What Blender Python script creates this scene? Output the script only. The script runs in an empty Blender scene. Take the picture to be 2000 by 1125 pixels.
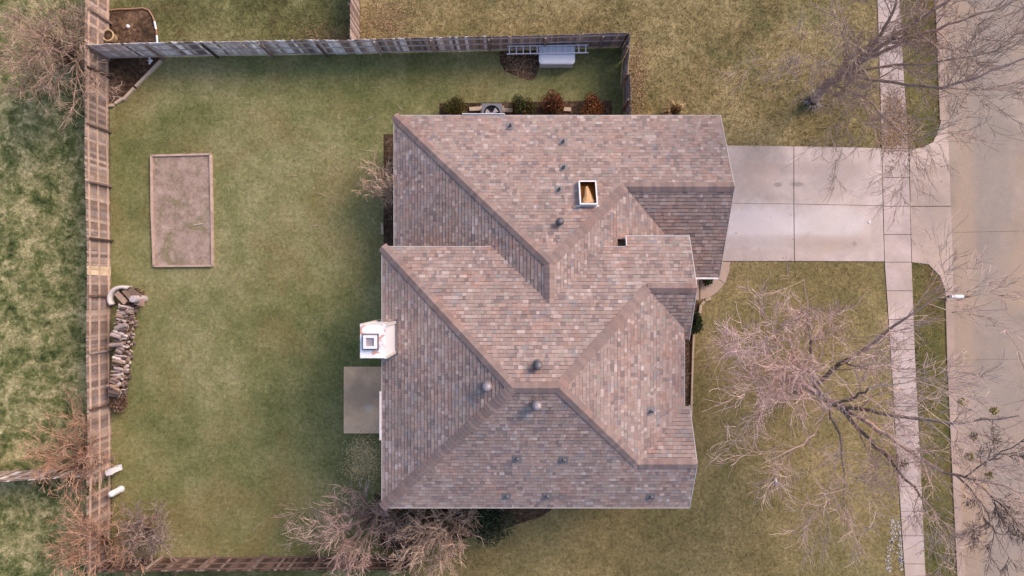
import bpy, math, random
import numpy as np
from mathutils import Vector, Matrix

random.seed(7)
RNG = np.random.default_rng(11)
SC = bpy.context.scene
COL = SC.collection

# ------------------------------------------------------------------ camera, sky, sun
H = 32.0                      # drone height above the lawn
GSD = 0.0245                  # metres on the ground for one photo pixel
cam = bpy.data.cameras.new('camera'); cam.sensor_width = 36.0
cam.lens = 18.0 / (1000 * GSD / H); cam.clip_end = 800
camo = bpy.data.objects.new('camera', cam); camo.location = (0, 0, H)
COL.objects.link(camo); SC.camera = camo

SUN_EL, SUN_AZ = math.radians(39), math.radians(50)      # azimuth east of north (+Y)
w = bpy.data.worlds.new('World'); SC.world = w; w.use_nodes = True
nt = w.node_tree; bg = nt.nodes['Background']
sky = nt.nodes.new('ShaderNodeTexSky'); sky.sky_type = 'NISHITA'; sky.sun_disc = False
sky.sun_elevation = SUN_EL; sky.sun_rotation = SUN_AZ
sky.air_density = 1.0; sky.dust_density = 2.5; sky.ozone_density = 1.2
nt.links.new(sky.outputs[0], bg.inputs[0]); bg.inputs[1].default_value = 0.15
sl = bpy.data.lights.new('sun', 'SUN'); sl.energy = 1.4; sl.angle = math.radians(26); sl.color = (1.0, 0.77, 0.65)
so = bpy.data.objects.new('sun', sl); COL.objects.link(so)
sd = Vector((math.sin(SUN_AZ) * math.cos(SUN_EL), math.cos(SUN_AZ) * math.cos(SUN_EL), math.sin(SUN_EL)))
so.rotation_euler = sd.to_track_quat('Z', 'Y').to_euler(); so.location = sd * 60
vs = SC.view_settings; vs.view_transform = 'Standard'; vs.look = 'None'; vs.gamma = 1; vs.exposure = 0.70
vs.use_curve_mapping = False

# ------------------------------------------------------------------ helpers
def lin(r, g, b):
    f = lambda v: (v / 255 / 12.92) if v <= 10.3 else ((v / 255 + 0.055) / 1.055) ** 2.4
    return (f(r), f(g), f(b))

def G(px, py, z=0.0):
    """ground-plan metres of a photo point that stands at height z"""
    s = GSD * (H - z) / H
    return ((px - 1000) * s, (562.5 - py) * s)

def G3(px, py, z=0.0):
    x, y = G(px, py, z); return Vector((x, y, z))

class MB:
    def __init__(self): self.v = []; self.f = []; self.c = []
    def face(self, pts, col=None):
        n = len(self.v); self.v += [tuple(p) for p in pts]
        self.f.append(tuple(range(n, n + len(pts)))); self.c.append(col)
    def prism(self, poly, z0, z1, col=None):
        """plan polygon (counter-clockwise) between two heights (numbers or functions of x, y)"""
        a = z0 if callable(z0) else (lambda x, y: z0)
        b = z1 if callable(z1) else (lambda x, y: z1)
        if area(poly) < 0: poly = poly[::-1]
        n = len(self.v); k = len(poly)
        self.v += [(x, y, a(x, y)) for x, y in poly] + [(x, y, b(x, y)) for x, y in poly]
        self.f.append(tuple(n + k + i for i in range(k))); self.c.append(col)
        self.f.append(tuple(n + k - 1 - i for i in range(k))); self.c.append(col)
        for i in range(k):
            j = (i + 1) % k
            self.f.append((n + i, n + j, n + k + j, n + k + i)); self.c.append(col)
    def box(self, c, s, rz=0.0, col=None):
        cx, cy, cz = c; hx, hy = s[0] / 2, s[1] / 2
        ca, sa = math.cos(rz), math.sin(rz)
        P = [(cx + x * ca - y * sa, cy + x * sa + y * ca) for x, y in ((-hx, -hy), (hx, -hy), (hx, hy), (-hx, hy))]
        self.prism(P, cz - s[2] / 2, cz + s[2] / 2, col)
    def bar(self, p, q, wx, wz, col=None):
        p, q = Vector(p), Vector(q); d = (q - p)
        if d.length < 1e-6: return
        d.normalize(); up = Vector((0, 0, 1)) if abs(d.z) < 0.95 else Vector((1, 0, 0))
        a = d.cross(up).normalized() * wx / 2; b = a.cross(d).normalized() * wz / 2
        n = len(self.v)
        for e in (p, q): self.v += [tuple(e - a - b), tuple(e + a - b), tuple(e + a + b), tuple(e - a + b)]
        for f in ((3, 2, 1, 0), (4, 5, 6, 7), (0, 1, 5, 4), (1, 2, 6, 5), (2, 3, 7, 6), (3, 0, 4, 7)):
            self.f.append(tuple(n + i for i in f)); self.c.append(col)
    def tube(self, pts, rad, sides=5, col=None, cap=True):
        n0 = len(self.v); k = len(pts); ref = None
        for i, p in enumerate(pts):
            d = (pts[min(i + 1, k - 1)] - pts[max(i - 1, 0)])
            if d.length < 1e-9: d = Vector((0, 0, 1))
            d.normalize()
            if ref is None:
                ref = d.orthogonal().normalized()
            else:
                ref = (ref - d * ref.dot(d))
                ref = ref.normalized() if ref.length > 1e-6 else d.orthogonal().normalized()
            b = d.cross(ref); r = rad[i]
            for j in range(sides):
                t = 2 * math.pi * j / sides
                self.v.append(tuple(p + ref * (math.cos(t) * r) + b * (math.sin(t) * r)))
        for i in range(k - 1):
            for j in range(sides):
                a = n0 + i * sides + j; b_ = n0 + i * sides + (j + 1) % sides
                self.f.append((a, b_, b_ + sides, a + sides)); self.c.append(col)
        if cap:
            self.f.append(tuple(n0 + sides - 1 - j for j in range(sides))); self.c.append(col)
            self.f.append(tuple(n0 + (k - 1) * sides + j for j in range(sides))); self.c.append(col)
    def lathe(self, c, prof, n=20, col=None, closed_top=True):
        n0 = len(self.v); cx, cy, cz = c
        for r, z in prof:
            for j in range(n):
                t = 2 * math.pi * j / n
                self.v.append((cx + r * math.cos(t), cy + r * math.sin(t), cz + z))
        for i in range(len(prof) - 1):
            for j in range(n):
                a = n0 + i * n + j; b = n0 + i * n + (j + 1) % n
                self.f.append((a, b, b + n, a + n)); self.c.append(col)
        if closed_top:
            m = n0 + (len(prof) - 1) * n
            self.f.append(tuple(m + j for j in range(n))); self.c.append(col)
    def mesh(self, name, mat, smooth=False):
        me = bpy.data.meshes.new(name); me.from_pydata(self.v, [], self.f)
        if any(c is not None for c in self.c):
            at = me.color_attributes.new('col', 'FLOAT_COLOR', 'CORNER')
            arr = np.empty((len(me.loops), 4), np.float32); i = 0
            for f, c in zip(self.f, self.c):
                c = c or (0.5, 0.5, 0.5); arr[i:i + len(f), :3] = c; arr[i:i + len(f), 3] = 1; i += len(f)
            at.data.foreach_set('color', arr.ravel())
        me.materials.append(mat)
        if smooth: me.polygons.foreach_set('use_smooth', np.ones(len(me.polygons), bool))
        me.update(); return me
    def build(self, name, mat, parent=None, smooth=False, **props):
        return link(name, self.mesh(name, mat, smooth), parent, **props)

def area(P):
    return 0.5 * sum(P[i][0] * P[(i + 1) % len(P)][1] - P[(i + 1) % len(P)][0] * P[i][1] for i in range(len(P)))

def link(name, data, parent=None, label=None, category=None, group=None, kind=None, color=None, loc=None, rz=None):
    o = bpy.data.objects.new(name, data); COL.objects.link(o)
    if parent is not None: o.parent = parent
    if label: o['label'] = label
    if category: o['category'] = category
    if group: o['group'] = group
    if kind: o['kind'] = kind
    if color: o.color = (*color, 1)
    if loc is not None: o.location = loc
    if rz is not None: o.rotation_euler[2] = rz
    return o

def thing(name, label, category, group=None, loc=None, rz=None):
    return link(name, None, None, label, category, group, loc=loc, rz=rz)

def clip(poly, cl):
    """Sutherland-Hodgman: poly clipped by a convex counter-clockwise polygon"""
    out = poly
    for i in range(len(cl)):
        a, b = cl[i], cl[(i + 1) % len(cl)]; inp = out; out = []
        if not inp: return []
        side = lambda p: (b[0] - a[0]) * (p[1] - a[1]) - (b[1] - a[1]) * (p[0] - a[0])
        for j in range(len(inp)):
            p, q = inp[j], inp[(j + 1) % len(inp)]; sp, sq = side(p), side(q)
            if sp >= 0: out.append(p)
            if (sp > 0 and sq < 0) or (sp < 0 and sq > 0):
                t = sp / (sp - sq); out.append((p[0] + (q[0] - p[0]) * t, p[1] + (q[1] - p[1]) * t))
    return out

# ------------------------------------------------------------------ materials
def newmat(name):
    m = bpy.data.materials.new(name); m.use_nodes = True
    return m, m.node_tree, m.node_tree.nodes['Principled BSDF']

def N(t, typ, **kw):
    n = t.nodes.new(typ)
    for k, v in kw.items():
        if k.startswith('i_'): n.inputs[k[2:].replace('_', ' ')].default_value = v
        else: setattr(n, k, v)
    return n

def noise(t, scale, detail=4, rough=0.6, vec=None, dist=0.0):
    n = N(t, 'ShaderNodeTexNoise'); n.inputs['Scale'].default_value = scale
    n.inputs['Detail'].default_value = detail; n.inputs['Roughness'].default_value = rough
    n.inputs['Distortion'].default_value = dist
    if vec is not None: t.links.new(vec, n.inputs['Vector'])
    return n.outputs['Fac']

def ramp(t, fac, stops):
    r = N(t, 'ShaderNodeValToRGB'); e = r.color_ramp.elements
    while len(e) < len(stops): e.new(0.5)
    for k, (p, c) in enumerate(stops):
        e[k].position = p; e[k].color = (*c, 1) if not isinstance(c, (int, float)) else (c, c, c, 1)
    t.links.new(fac, r.inputs[0]); return r.outputs[0]

def mix(t, a, b, fac=1.0, mode='MIX'):
    m = N(t, 'ShaderNodeMix', data_type='RGBA', blend_type=mode)
    for sock, v in ((m.inputs[0], fac), (m.inputs[6], a), (m.inputs[7], b)):
        if hasattr(v, 'links'): t.links.new(v, sock)
        else: sock.default_value = v if isinstance(v, (int, float)) else (*v, 1)
    return m.outputs[2]

def gray(t, fac, lo, hi, p0=0.3, p1=0.7):
    return ramp(t, fac, [(p0, lo), (p1, hi)])

def pos(t): return N(t, 'ShaderNodeNewGeometry').outputs['Position']

def bump(t, b, h, strength=0.3, dist=0.02):
    n = N(t, 'ShaderNodeBump'); n.inputs['Strength'].default_value = strength; n.inputs['Distance'].default_value = dist
    t.links.new(h, n.inputs['Height']); t.links.new(n.outputs[0], b.inputs['Normal'])

def plain(name, col, rough=0.7, metal=0.0, var=0.12, scale=6.0, spec=0.3):
    m, t, b = newmat(name); p = pos(t)
    g = gray(t, noise(t, scale, 5, 0.65, p), 1 - var, 1 + var)
    t.links.new(mix(t, col, g, 1.0, 'MULTIPLY'), b.inputs['Base Color'])
    b.inputs['Roughness'].default_value = rough; b.inputs['Metallic'].default_value = metal
    b.inputs['Specular IOR Level'].default_value = spec
    return m

def tinted(name, src, rough=0.8, var=0.2, scale=14.0, stretch=None, grain=0.15, spec=0.25, blot=0.0):
    """colour from each piece's own colour ('obj') or the mesh colour attribute ('col'), with wear; blot also paints in a warm glow"""
    m, t, b = newmat(name)
    if src == 'obj': base = N(t, 'ShaderNodeObjectInfo').outputs['Color']
    else: base = N(t, 'ShaderNodeAttribute', attribute_name='col').outputs['Color']
    p = pos(t)
    if stretch:
        mp = N(t, 'ShaderNodeMapping'); mp.inputs['Scale'].default_value = stretch; t.links.new(p, mp.inputs[0]); p = mp.outputs[0]
    a = gray(t, noise(t, scale, 5, 0.7, p), 1 - var, 1 + var)
    c = mix(t, base, a, 1.0, 'MULTIPLY')
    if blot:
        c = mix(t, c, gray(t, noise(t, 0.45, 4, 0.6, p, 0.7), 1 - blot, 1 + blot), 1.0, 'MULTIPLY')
        c = mix(t, c, (1.06, 0.96, 0.92), gray(t, noise(t, 0.8, 4, 0.6, p, 0.5), 0.0, 1.0, 0.5, 0.66), 'MULTIPLY')  # warm light on the roof painted into the colour as soft pinkish patches
    fine = noise(t, scale * 9, 3, 0.7, p)
    c = mix(t, c, gray(t, fine, 1 - grain, 1 + grain), 1.0, 'MULTIPLY')
    t.links.new(c, b.inputs['Base Color']); b.inputs['Roughness'].default_value = rough
    b.inputs['Specular IOR Level'].default_value = spec
    bump(t, b, fine, 0.25, 0.004)
    return m

def lawn(name, cols, big=0.12, mid=0.9, contrast=(0.36, 0.66), fine=0.3, patch=None, pmix=0.6, pscale=0.35, pr=(0.5, 0.62)):
    """cols: dark, main, pale; patch: a second tint in large soft patches"""
    m, t, b = newmat(name); p = pos(t)
    n1 = noise(t, big, 3, 0.55, p, 0.6); n2 = noise(t, mid, 8, 0.74, p, 0.25)
    mx = N(t, 'ShaderNodeMath', operation='ADD'); t.links.new(n1, mx.inputs[0]); t.links.new(n2, mx.inputs[1])
    hv = N(t, 'ShaderNodeMath', operation='MULTIPLY'); t.links.new(mx.outputs[0], hv.inputs[0]); hv.inputs[1].default_value = 0.5
    c = ramp(t, hv.outputs[0], [(contrast[0], cols[0]), (0.5 * (contrast[0] + contrast[1]), cols[1]), (contrast[1], cols[2])])
    if patch:
        f = gray(t, noise(t, pscale, 6, 0.65, p, 0.8), 0.0, pmix, *pr)
        c = mix(t, c, patch, f)
    f1 = noise(t, 6.0, 8, 0.8, p, 0.4); f2 = noise(t, 22.0, 4, 0.85, p)
    c = mix(t, c, gray(t, f1, 1 - fine, 1 + fine, 0.32, 0.68), 1.0, 'MULTIPLY')
    c = mix(t, c, gray(t, f2, 1 - fine * 0.9, 1 + fine * 0.9, 0.3, 0.7), 1.0, 'MULTIPLY')
    at = N(t, 'ShaderNodeAttribute', attribute_name='jit').outputs['Fac']      # single blades vary
    ad = N(t, 'ShaderNodeMath', operation='ADD'); t.links.new(at, ad.inputs[0]); ad.inputs[1].default_value = 1.0
    cc = N(t, 'ShaderNodeCombineColor')
    for k in range(3): t.links.new(ad.outputs[0], cc.inputs[k])
    c = mix(t, c, cc.outputs[0], 1.0, 'MULTIPLY')
    t.links.new(c, b.inputs['Base Color']); b.inputs['Roughness'].default_value = 0.95
    b.inputs['Specular IOR Level'].default_value = 0.1
    bump(t, b, f1, 0.5, 0.04)
    return m

def concrete(name, col, stain=0.18, src=None, rough=0.85, blotch=None, bmix=0.5, grainy=0.1, spots=()):
    m, t, b = newmat(name); p = pos(t)
    c = col
    if src == 'obj': c = N(t, 'ShaderNodeObjectInfo').outputs['Color']
    c = mix(t, c, gray(t, noise(t, 0.35, 5, 0.6, p, 0.8), 1 - stain, 1 + stain * 0.6), 1.0, 'MULTIPLY')
    c = mix(t, c, gray(t, noise(t, 2.2, 6, 0.7, p), 1 - stain * 0.5, 1 + stain * 0.4), 1.0, 'MULTIPLY')
    if blotch: c = mix(t, c, blotch, gray(t, noise(t, 0.22, 5, 0.6, p, 1.2), 0.0, bmix, 0.5, 0.66))
    for px, py, rx, ry, sc_, amt in spots:          # washed or soiled patches with ragged edges
        gx, gy = G(px, py); mp = N(t, 'ShaderNodeMapping'); mp.inputs['Location'].default_value = (-gx / rx, -gy / ry, 0); mp.inputs['Scale'].default_value = (1 / rx, 1 / ry, 0)
        t.links.new(p, mp.inputs[0]); ln_ = N(t, 'ShaderNodeVectorMath', operation='LENGTH'); t.links.new(mp.outputs[0], ln_.inputs[0])
        ad_ = N(t, 'ShaderNodeMath', operation='ADD'); t.links.new(ln_.outputs['Value'], ad_.inputs[0]); t.links.new(noise(t, 1.6, 6, 0.65, p, 0.6), ad_.inputs[1])
        hf_ = N(t, 'ShaderNodeMath', operation='MULTIPLY'); t.links.new(ad_.outputs[0], hf_.inputs[0]); hf_.inputs[1].default_value = 0.5
        c = mix(t, c, sc_, gray(t, hf_.outputs[0], amt, 0.0, 0.55, 0.85))
    f = noise(t, 38, 4, 0.8, p)
    c = mix(t, c, gray(t, f, 1 - grainy, 1 + grainy), 1.0, 'MULTIPLY')
    t.links.new(c, b.inputs['Base Color']); b.inputs['Roughness'].default_value = rough
    b.inputs['Specular IOR Level'].default_value = 0.25
    bump(t, b, f, 0.3, 0.004)
    return m

M = {}
M['back_lawn'] = lawn('back_lawn', (lin(96, 101, 60), lin(124, 122, 80), lin(152, 144, 104)), 0.16, 1.0, (0.36, 0.64), 0.44,
                      lin(128, 110, 72), 0.5, 0.22, (0.5, 0.66))
M['side_lawn'] = lawn('side_lawn', (lin(92, 84, 54), lin(136, 120, 82), lin(168, 150, 110)), 0.2, 2.0, (0.36, 0.64), 0.5,
                      lin(98, 100, 64), 0.5, 0.5, (0.5, 0.66))
M['front_lawn'] = lawn('front_lawn', (lin(104, 94, 60), lin(134, 118, 80), lin(158, 140, 100)), 0.15, 1.2, (0.35, 0.65), 0.55,
                       lin(100, 100, 62), 0.5, 0.25, (0.48, 0.66))
M['neighbour_lawn'] = lawn('neighbour_lawn', (lin(72, 72, 44), lin(106, 104, 66), lin(142, 136, 96)), 0.3, 1.6, (0.36, 0.64), 0.5,
                           lin(92, 76, 52), 0.6, 0.4, (0.5, 0.64))
M['west_lawn'] = lawn('west_lawn', (lin(52, 66, 36), lin(108, 112, 68), lin(184, 170, 128)), 1.1, 3.2, (0.37, 0.61), 0.6,
                      lin(158, 148, 106), 0.6, 1.3, (0.47, 0.60))
M['parkway'] = lawn('parkway_lawn', (lin(74, 76, 44), lin(106, 100, 60), lin(134, 120, 80)), 0.2, 1.2, (0.36, 0.64), 0.36,
                    lin(116, 90, 62), 0.6, 0.4, (0.5, 0.66))
M['ground'] = lawn('ground', (lin(74, 72, 44), lin(104, 98, 62), lin(128, 116, 80)), 0.08, 0.5)
M['mulch'] = lawn('mulch', (lin(52, 42, 34), lin(84, 66, 52), lin(122, 98, 78)), 0.8, 6.0, (0.38, 0.64), 0.5)
M['dirt'] = lawn('dirt', (lin(128, 112, 96), lin(164, 140, 126), lin(186, 164, 150)), 0.5, 2.2, (0.36, 0.64), 0.26,
                 lin(118, 112, 76), 0.65, 0.9, (0.5, 0.62))
M['slab'] = concrete('slab_concrete', None, 0.24, 'obj', 0.8, lin(186, 162, 142), 0.65, 0.14,
    ((1480, 438, 2.4, 1.1, lin(224, 214, 214), 0.6), (1610, 434, 2.2, 0.9, lin(218, 208, 206), 0.5), (1519, 361, 0.2, 0.12, lin(110, 98, 92), 0.5), (1557, 360, 0.35, 0.12, lin(120, 108, 102), 0.5), (1668, 476, 0.12, 0.12, lin(96, 84, 78), 0.6),
     (1560, 330, 5.0, 0.3, lin(172, 152, 144), 0.35), (1560, 470, 5.0, 0.3, lin(172, 152, 144), 0.35), (1470, 340, 1.2, 0.9, lin(200, 170, 150), 0.35), (1640, 350, 1.5, 1.0, lin(160, 146, 142), 0.4),
     (1740, 880, 1.0, 2.2, lin(146, 132, 130), 0.4), (1830, 420, 0.8, 1.6, lin(158, 142, 130), 0.45), (1620, 480, 1.8, 0.35, lin(176, 156, 142), 0.5)))
M['street'] = concrete('street_concrete', None, 0.22, 'obj', 0.85, lin(172, 146, 122), 0.7, 0.26,
    ((1930, 300, 1.4, 9.0, lin(146, 134, 126), 0.5), (1965, 900, 1.2, 7.0, lin(150, 136, 126), 0.45), (1885, 500, 0.6, 8.0, lin(176, 150, 126), 0.5), (1900, 1000, 0.9, 3.0, lin(178, 146, 116), 0.5)))
M['joint'] = plain('joint_dirt', lin(92, 78, 66), 0.95)
M['kerb'] = concrete('kerb_concrete', lin(176, 152, 136), 0.15)
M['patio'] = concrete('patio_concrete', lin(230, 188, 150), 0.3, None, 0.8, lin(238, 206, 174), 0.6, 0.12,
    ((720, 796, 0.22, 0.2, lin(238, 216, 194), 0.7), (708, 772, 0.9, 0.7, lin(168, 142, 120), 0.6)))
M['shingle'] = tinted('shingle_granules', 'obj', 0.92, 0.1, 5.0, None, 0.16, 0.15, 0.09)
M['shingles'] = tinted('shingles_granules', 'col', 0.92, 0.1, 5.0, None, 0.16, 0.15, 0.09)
M['deck'] = plain('roof_deck', lin(52, 44, 43), 0.95)
M['pocket'] = plain('pocket_boards', lin(124, 98, 82), 0.9)
M['white'] = plain('white_paint', lin(232, 228, 230), 0.5, 0.0, 0.05)
M['trim'] = plain('trim_paint', lin(206, 196, 190), 0.6, 0.0, 0.06)
M['picket'] = tinted('weathered_wood', 'obj', 0.9, 0.28, 3.0, None, 0.2)
M['wood_end'] = tinted('split_log', 'obj', 0.9, 0.3, 12.0, None, 0.25)
M['bark'] = tinted('bark', 'col', 0.95, 0.25, 6.0, None, 0.25)
M['leaf'] = tinted('leaves', 'col', 0.85, 0.2, 5.0, None, 0.1)
M['metal'] = plain('galvanised', lin(164, 152, 156), 0.5, 0.1, 0.1, 12)
M['lead'] = plain('grey_flashing', lin(128, 122, 124), 0.6, 0.2, 0.1, 12)
M['dark'] = plain('dark_cavity', lin(22, 22, 24), 0.9)
M['ac'] = plain('grey_cabinet', lin(120, 120, 124), 0.55, 0.2, 0.06)
M['alu'] = plain('aluminium', lin(222, 220, 228), 0.4, 0.1, 0.05)
M['plastic'] = plain('pale_plastic', lin(206, 208, 218), 0.5, 0.0, 0.04)
M['stone'] = plain('edging_stone', lin(190, 170, 148), 0.9, 0.0, 0.2, 8)
M['terracotta'] = plain('tan_pot', lin(188, 164, 128), 0.8, 0.0, 0.12)
M['amber'] = plain('amber_well', lin(112, 68, 18), 0.6, 0.0, 0.2, 5)
M['pale'] = plain('pale_shade', lin(206, 184, 172), 0.7, 0.0, 0.05)

# brick for the house walls (courses and joints by a procedural brick texture)
m, t, b = newmat('house_brick')
bt = N(t, 'ShaderNodeTexBrick'); bt.inputs['Scale'].default_value = 4.0
bt.inputs['Color1'].default_value = (*lin(150, 96, 78), 1); bt.inputs['Color2'].default_value = (*lin(172, 122, 102), 1)
bt.inputs['Mortar'].default_value = (*lin(176, 166, 154), 1)
tc = N(t, 'ShaderNodeTexCoord'); mp = N(t, 'ShaderNodeMapping'); mp.inputs['Rotation'].default_value = (math.pi / 2, 0, math.radians(20))
t.links.new(tc.outputs['Object'], mp.inputs[0]); t.links.new(mp.outputs[0], bt.inputs['Vector'])
t.links.new(bt.outputs['Color'], b.inputs['Base Color']); b.inputs['Roughness'].default_value = 0.9
M['brick'] = m

# white chase metal with rust stains
m, t, b = newmat('rust_stained_white'); p = pos(t)
f = gray(t, noise(t, 2.9, 4, 0.55, p, 0.5), 0.0, 0.85, 0.53, 0.64)
t.links.new(mix(t, lin(238, 234, 238), lin(196, 128, 100), f), b.inputs['Base Color']); b.inputs['Roughness'].default_value = 0.5
M['rusty'] = m

m, t, b = newmat('clear_pane')
b.inputs['Base Color'].default_value = (*lin(255, 240, 214), 1); b.inputs['Roughness'].default_value = 0.03
b.inputs['Transmission Weight'].default_value = 1.0; b.inputs['IOR'].default_value = 1.05
M['glass'] = m

# ------------------------------------------------------------------ the setting
def sheet(name, pxs, mat, z, kind='structure', **kw):
    mb = MB(); P = [G(*q) for q in pxs]
    if area(P) < 0: P = P[::-1]
    mb.face([(x, y, z) for x, y in P]); return mb.build(name, M[mat], kind=kind, **kw)

mb = MB(); mb.face([(-300, -300, -0.03), (300, -300, -0.03), (300, 300, -0.03), (-300, 300, -0.03)])
mb.build('ground', M['ground'], kind='structure')

BACK = [(213, 114), (400, 109), (530, 107), (610, 106), (740, 103.5), (860, 101), (1000, 98), (1217, 92), (1222, 300), (900, 300), (900, 1000),
        (806, 1000), (806, 1089), (218, 1089), (217, 700), (216, 450)]
SIDE = [(703, -250), (1704, -250), (1713, 0), (1722, 290), (1224, 290), (1218, 92), (1000, 98), (860, 101), (740, 103.5), (703, 105)]
NEIGH = [(212, -250), (702, -250), (702, 105), (610, 106), (530, 107), (400, 109), (212, 114)]
FRONT = [(1200, 509), (1727, 511), (1745, 760), (1765, 1100), (1790, 1450), (808, 1450), (808, 990), (1200, 990)]
WEST = [(-500, -250), (211, -250), (212, 300), (215, 450), (216, 700), (217, 1450), (-500, 1450)]
SOUTH = [(219, 1091), (806, 1091), (806, 1450), (219, 1450)]
PARKN = [(1744, -250), (1813, -250), (1828, 0), (1836, 235), (1832, 256), (1822, 277), (1800, 288), (1775, 290), (1766, 140), (1756, 0)]
PARKS = [(1780, 513), (1812, 516), (1836, 540), (1845, 565), (1848, 587), (1851, 700), (1860, 900), (1871, 1125), (1884, 1450), (1830, 1450), (1805, 1100), (1793, 800)]
sheet('back_lawn', BACK, 'back_lawn', 0.0)
sheet('side_lawn', SIDE, 'side_lawn', 0.0)
sheet('neighbour_lawn', NEIGH, 'neighbour_lawn', 0.0)
sheet('front_lawn', FRONT, 'front_lawn', 0.0)
sheet('west_lawn', WEST, 'west_lawn', 0.0)
sheet('south_yard', SOUTH, 'neighbour_lawn', 0.0)
sheet('parkway_north', PARKN, 'parkway', 0.0)
sheet('parkway_south', PARKS, 'parkway', 0.0)

# beds of bare soil and mulch
BEDS = {
 'corner_bed': [(213, 113), (318, 111), (266, 171), (241, 195), (226, 204), (213, 206)],
 'hose_bed': [(214, 22), (232, 19), (282, 17), (296, 25), (304, 44), (309, 104), (214, 110)],
 'front_bed': [(1270, 588), (1366, 588), (1362, 640), (1352, 660), (1350, 830), (1347, 860), (1270, 860)],
 'west_bed': [(749, 262), (800, 262), (800, 490), (749, 490)],
 'north_bed': [(858, 202), (1195, 196), (1195, 262), (858, 262)],
 'leaf_bed': [(975, 100), (1052, 98), (1052, 140), (1040, 158), (1012, 152), (985, 138), (976, 120)],
 'south_bed': [(730, 965), (1090, 985), (1060, 1008), (960, 1040), (812, 1075), (745, 1070), (735, 1000)],
}
for k, pts in BEDS.items(): sheet(k, pts, 'mulch', 0.004)

# concrete: a recessed joint sheet with slabs proud of it
def slabs(name, base, polys, mat, tint, z0, z1, gap=0.02, jitter=0.04):
    root = sheet(name, base, 'joint', z0)
    for pl in polys:
        P = [G(*q) for q in pl]
        if area(P) < 0: P = P[::-1]
        cx = sum(p[0] for p in P) / len(P); cy = sum(p[1] for p in P) / len(P)
        Q = []
        for x, y in P:
            d = math.hypot(x - cx, y - cy) or 1
            Q.append((x + (cx - x) / d * gap, y + (cy - y) / d * gap))
        k = 1 + random.uniform(-jitter, jitter)
        mb = MB(); mb.prism(Q, z0 + 0.001, z1)
        mb.build('slab', M[mat], root, color=tuple(c * k for c in tint))
    return root

PINK = lin(198, 180, 172)
def cut(a, b, t): return (a[0] + (b[0] - a[0]) * t, a[1] + (b[1] - a[1]) * t)
C0, C1, C2, C3, C4 = 1330, 1550, 1722, 1775, 1854
dr = [
 [(C0, 283), (C1, 285.5), (C1, 398.5), (C0, 396)], [(C0, 396), (C1, 398.5), (C1 + 1, 510), (C0, 510)],
 [(C1, 285.5), (C2, 289), (C2 + 2, 402), (C1, 398.5)], [(C1, 398.5), (C2 + 2, 402), (C2 + 5, 511), (C1 + 1, 510)]]
slabs('driveway', [(C0, 283), (C2, 289), (C2 + 5, 511), (C0, 510)], dr, 'slab', PINK, 0.012, 0.034)
ap = [
 [(C3, 291), (1800, 288), (1822, 277), (1832, 256), (1838, 235), (1850, 235), (1857, 403), (1777, 403)],
 [(1777, 403), (1857, 403), (1862, 588), (1848, 588), (1845, 566), (1836, 540), (1812, 516), (1780, 512)]]
slabs('driveway_apron', [(C3, 291), (1800, 288), (1822, 277), (1832, 256), (1838, 235), (1850, 235), (1862, 588), (1848, 588), (1845, 566), (1836, 540), (1812, 516), (1780, 512)],
      ap, 'slab', lin(190, 168, 155), 0.010, 0.030)
# sidewalk: left and right edge as functions of the photo row
LE = [(-260, 1704), (0, 1713), (290, 1722), (512, 1727), (700, 1740), (900, 1752), (1100, 1765), (1450, 1786)]
RE = [(-260, 1746), (0, 1756), (290, 1774), (512, 1780), (700, 1787), (900, 1797), (1100, 1806), (1450, 1826)]
def at(tab, y):
    for (a, xa), (b_, xb) in zip(tab, tab[1:]):
        if a <= y <= b_: return xa + (xb - xa) * (y - a) / (b_ - a)
    return tab[-1][1]
ys = [-250, -190, -130, -70, -12, 45, 102, 158, 215, 290, 347, 403, 458, 512, 568, 624, 683, 738, 794, 850, 903, 950, 998, 1046, 1101, 1156, 1212, 1268, 1330, 1390, 1450]
sw = [[(at(LE, a), a), (at(RE, a), a), (at(RE, b_), b_), (at(LE, b_), b_)] for a, b_ in zip(ys, ys[1:])]
edge = [(at(LE, y), y) for y in ys] + [(at(RE, y), y) for y in ys[::-1]]
slabs('sidewalk', edge, sw, 'slab', lin(194, 174, 166), 0.008, 0.032, 0.018, 0.05)
# front walk curving from the drive to the entry
slabs('front_walk', [(1398, 511), (1427, 511), (1425, 530), (1416, 554), (1400, 572), (1386, 581), (1366, 586), (1300, 588), (1300, 500), (1380, 500)],
      [[(1330, 511), (1427, 511), (1425, 530), (1416, 554), (1397, 541), (1380, 520)],
       [(1367, 530), (1380, 521), (1397, 541), (1416, 554), (1400, 572), (1386, 581), (1367, 586)],
       [(1300, 520), (1366, 530), (1366, 586), (1300, 588)]], 'slab', lin(190, 164, 146), 0.010, 0.034)
# street slabs
KE = [(-260, 1836), (0, 1843), (235, 1850), (403, 1857), (588, 1862), (700, 1864), (900, 1872), (1125, 1884), (1450, 1898)]
jy = [-250, -70, 187, 453, 703, 955, 1210, 1450]
st = []
for a, b_ in zip(jy, jy[1:]):
    st.append([(at(KE, a), a + 1), (at(KE, (a + b_) / 2), (a + b_) / 2), (at(KE, b_), b_ + 1), (2190, b_ - 6), (2190, a - 6)])
    st.append([(2190, a - 6), (2190, b_ - 6), (2480, b_ - 10), (2480, a - 10)])
slabs('street', [(at(KE, y), y) for y in jy] + [(2480, 1450), (2480, -260)], st, 'street', lin(160, 142, 128), -0.035, -0.012, 0.010, 0.05)
def kerb(name, inner, outer):
    mb = MB()
    for (a, b_), (c, d) in zip(zip(inner, inner[1:]), zip(outer, outer[1:])):
        mb.prism([G(*a), G(*b_), G(*d), G(*c)], -0.03, 0.045)
    mb.build(name, M['kerb'], kind='structure')
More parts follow.
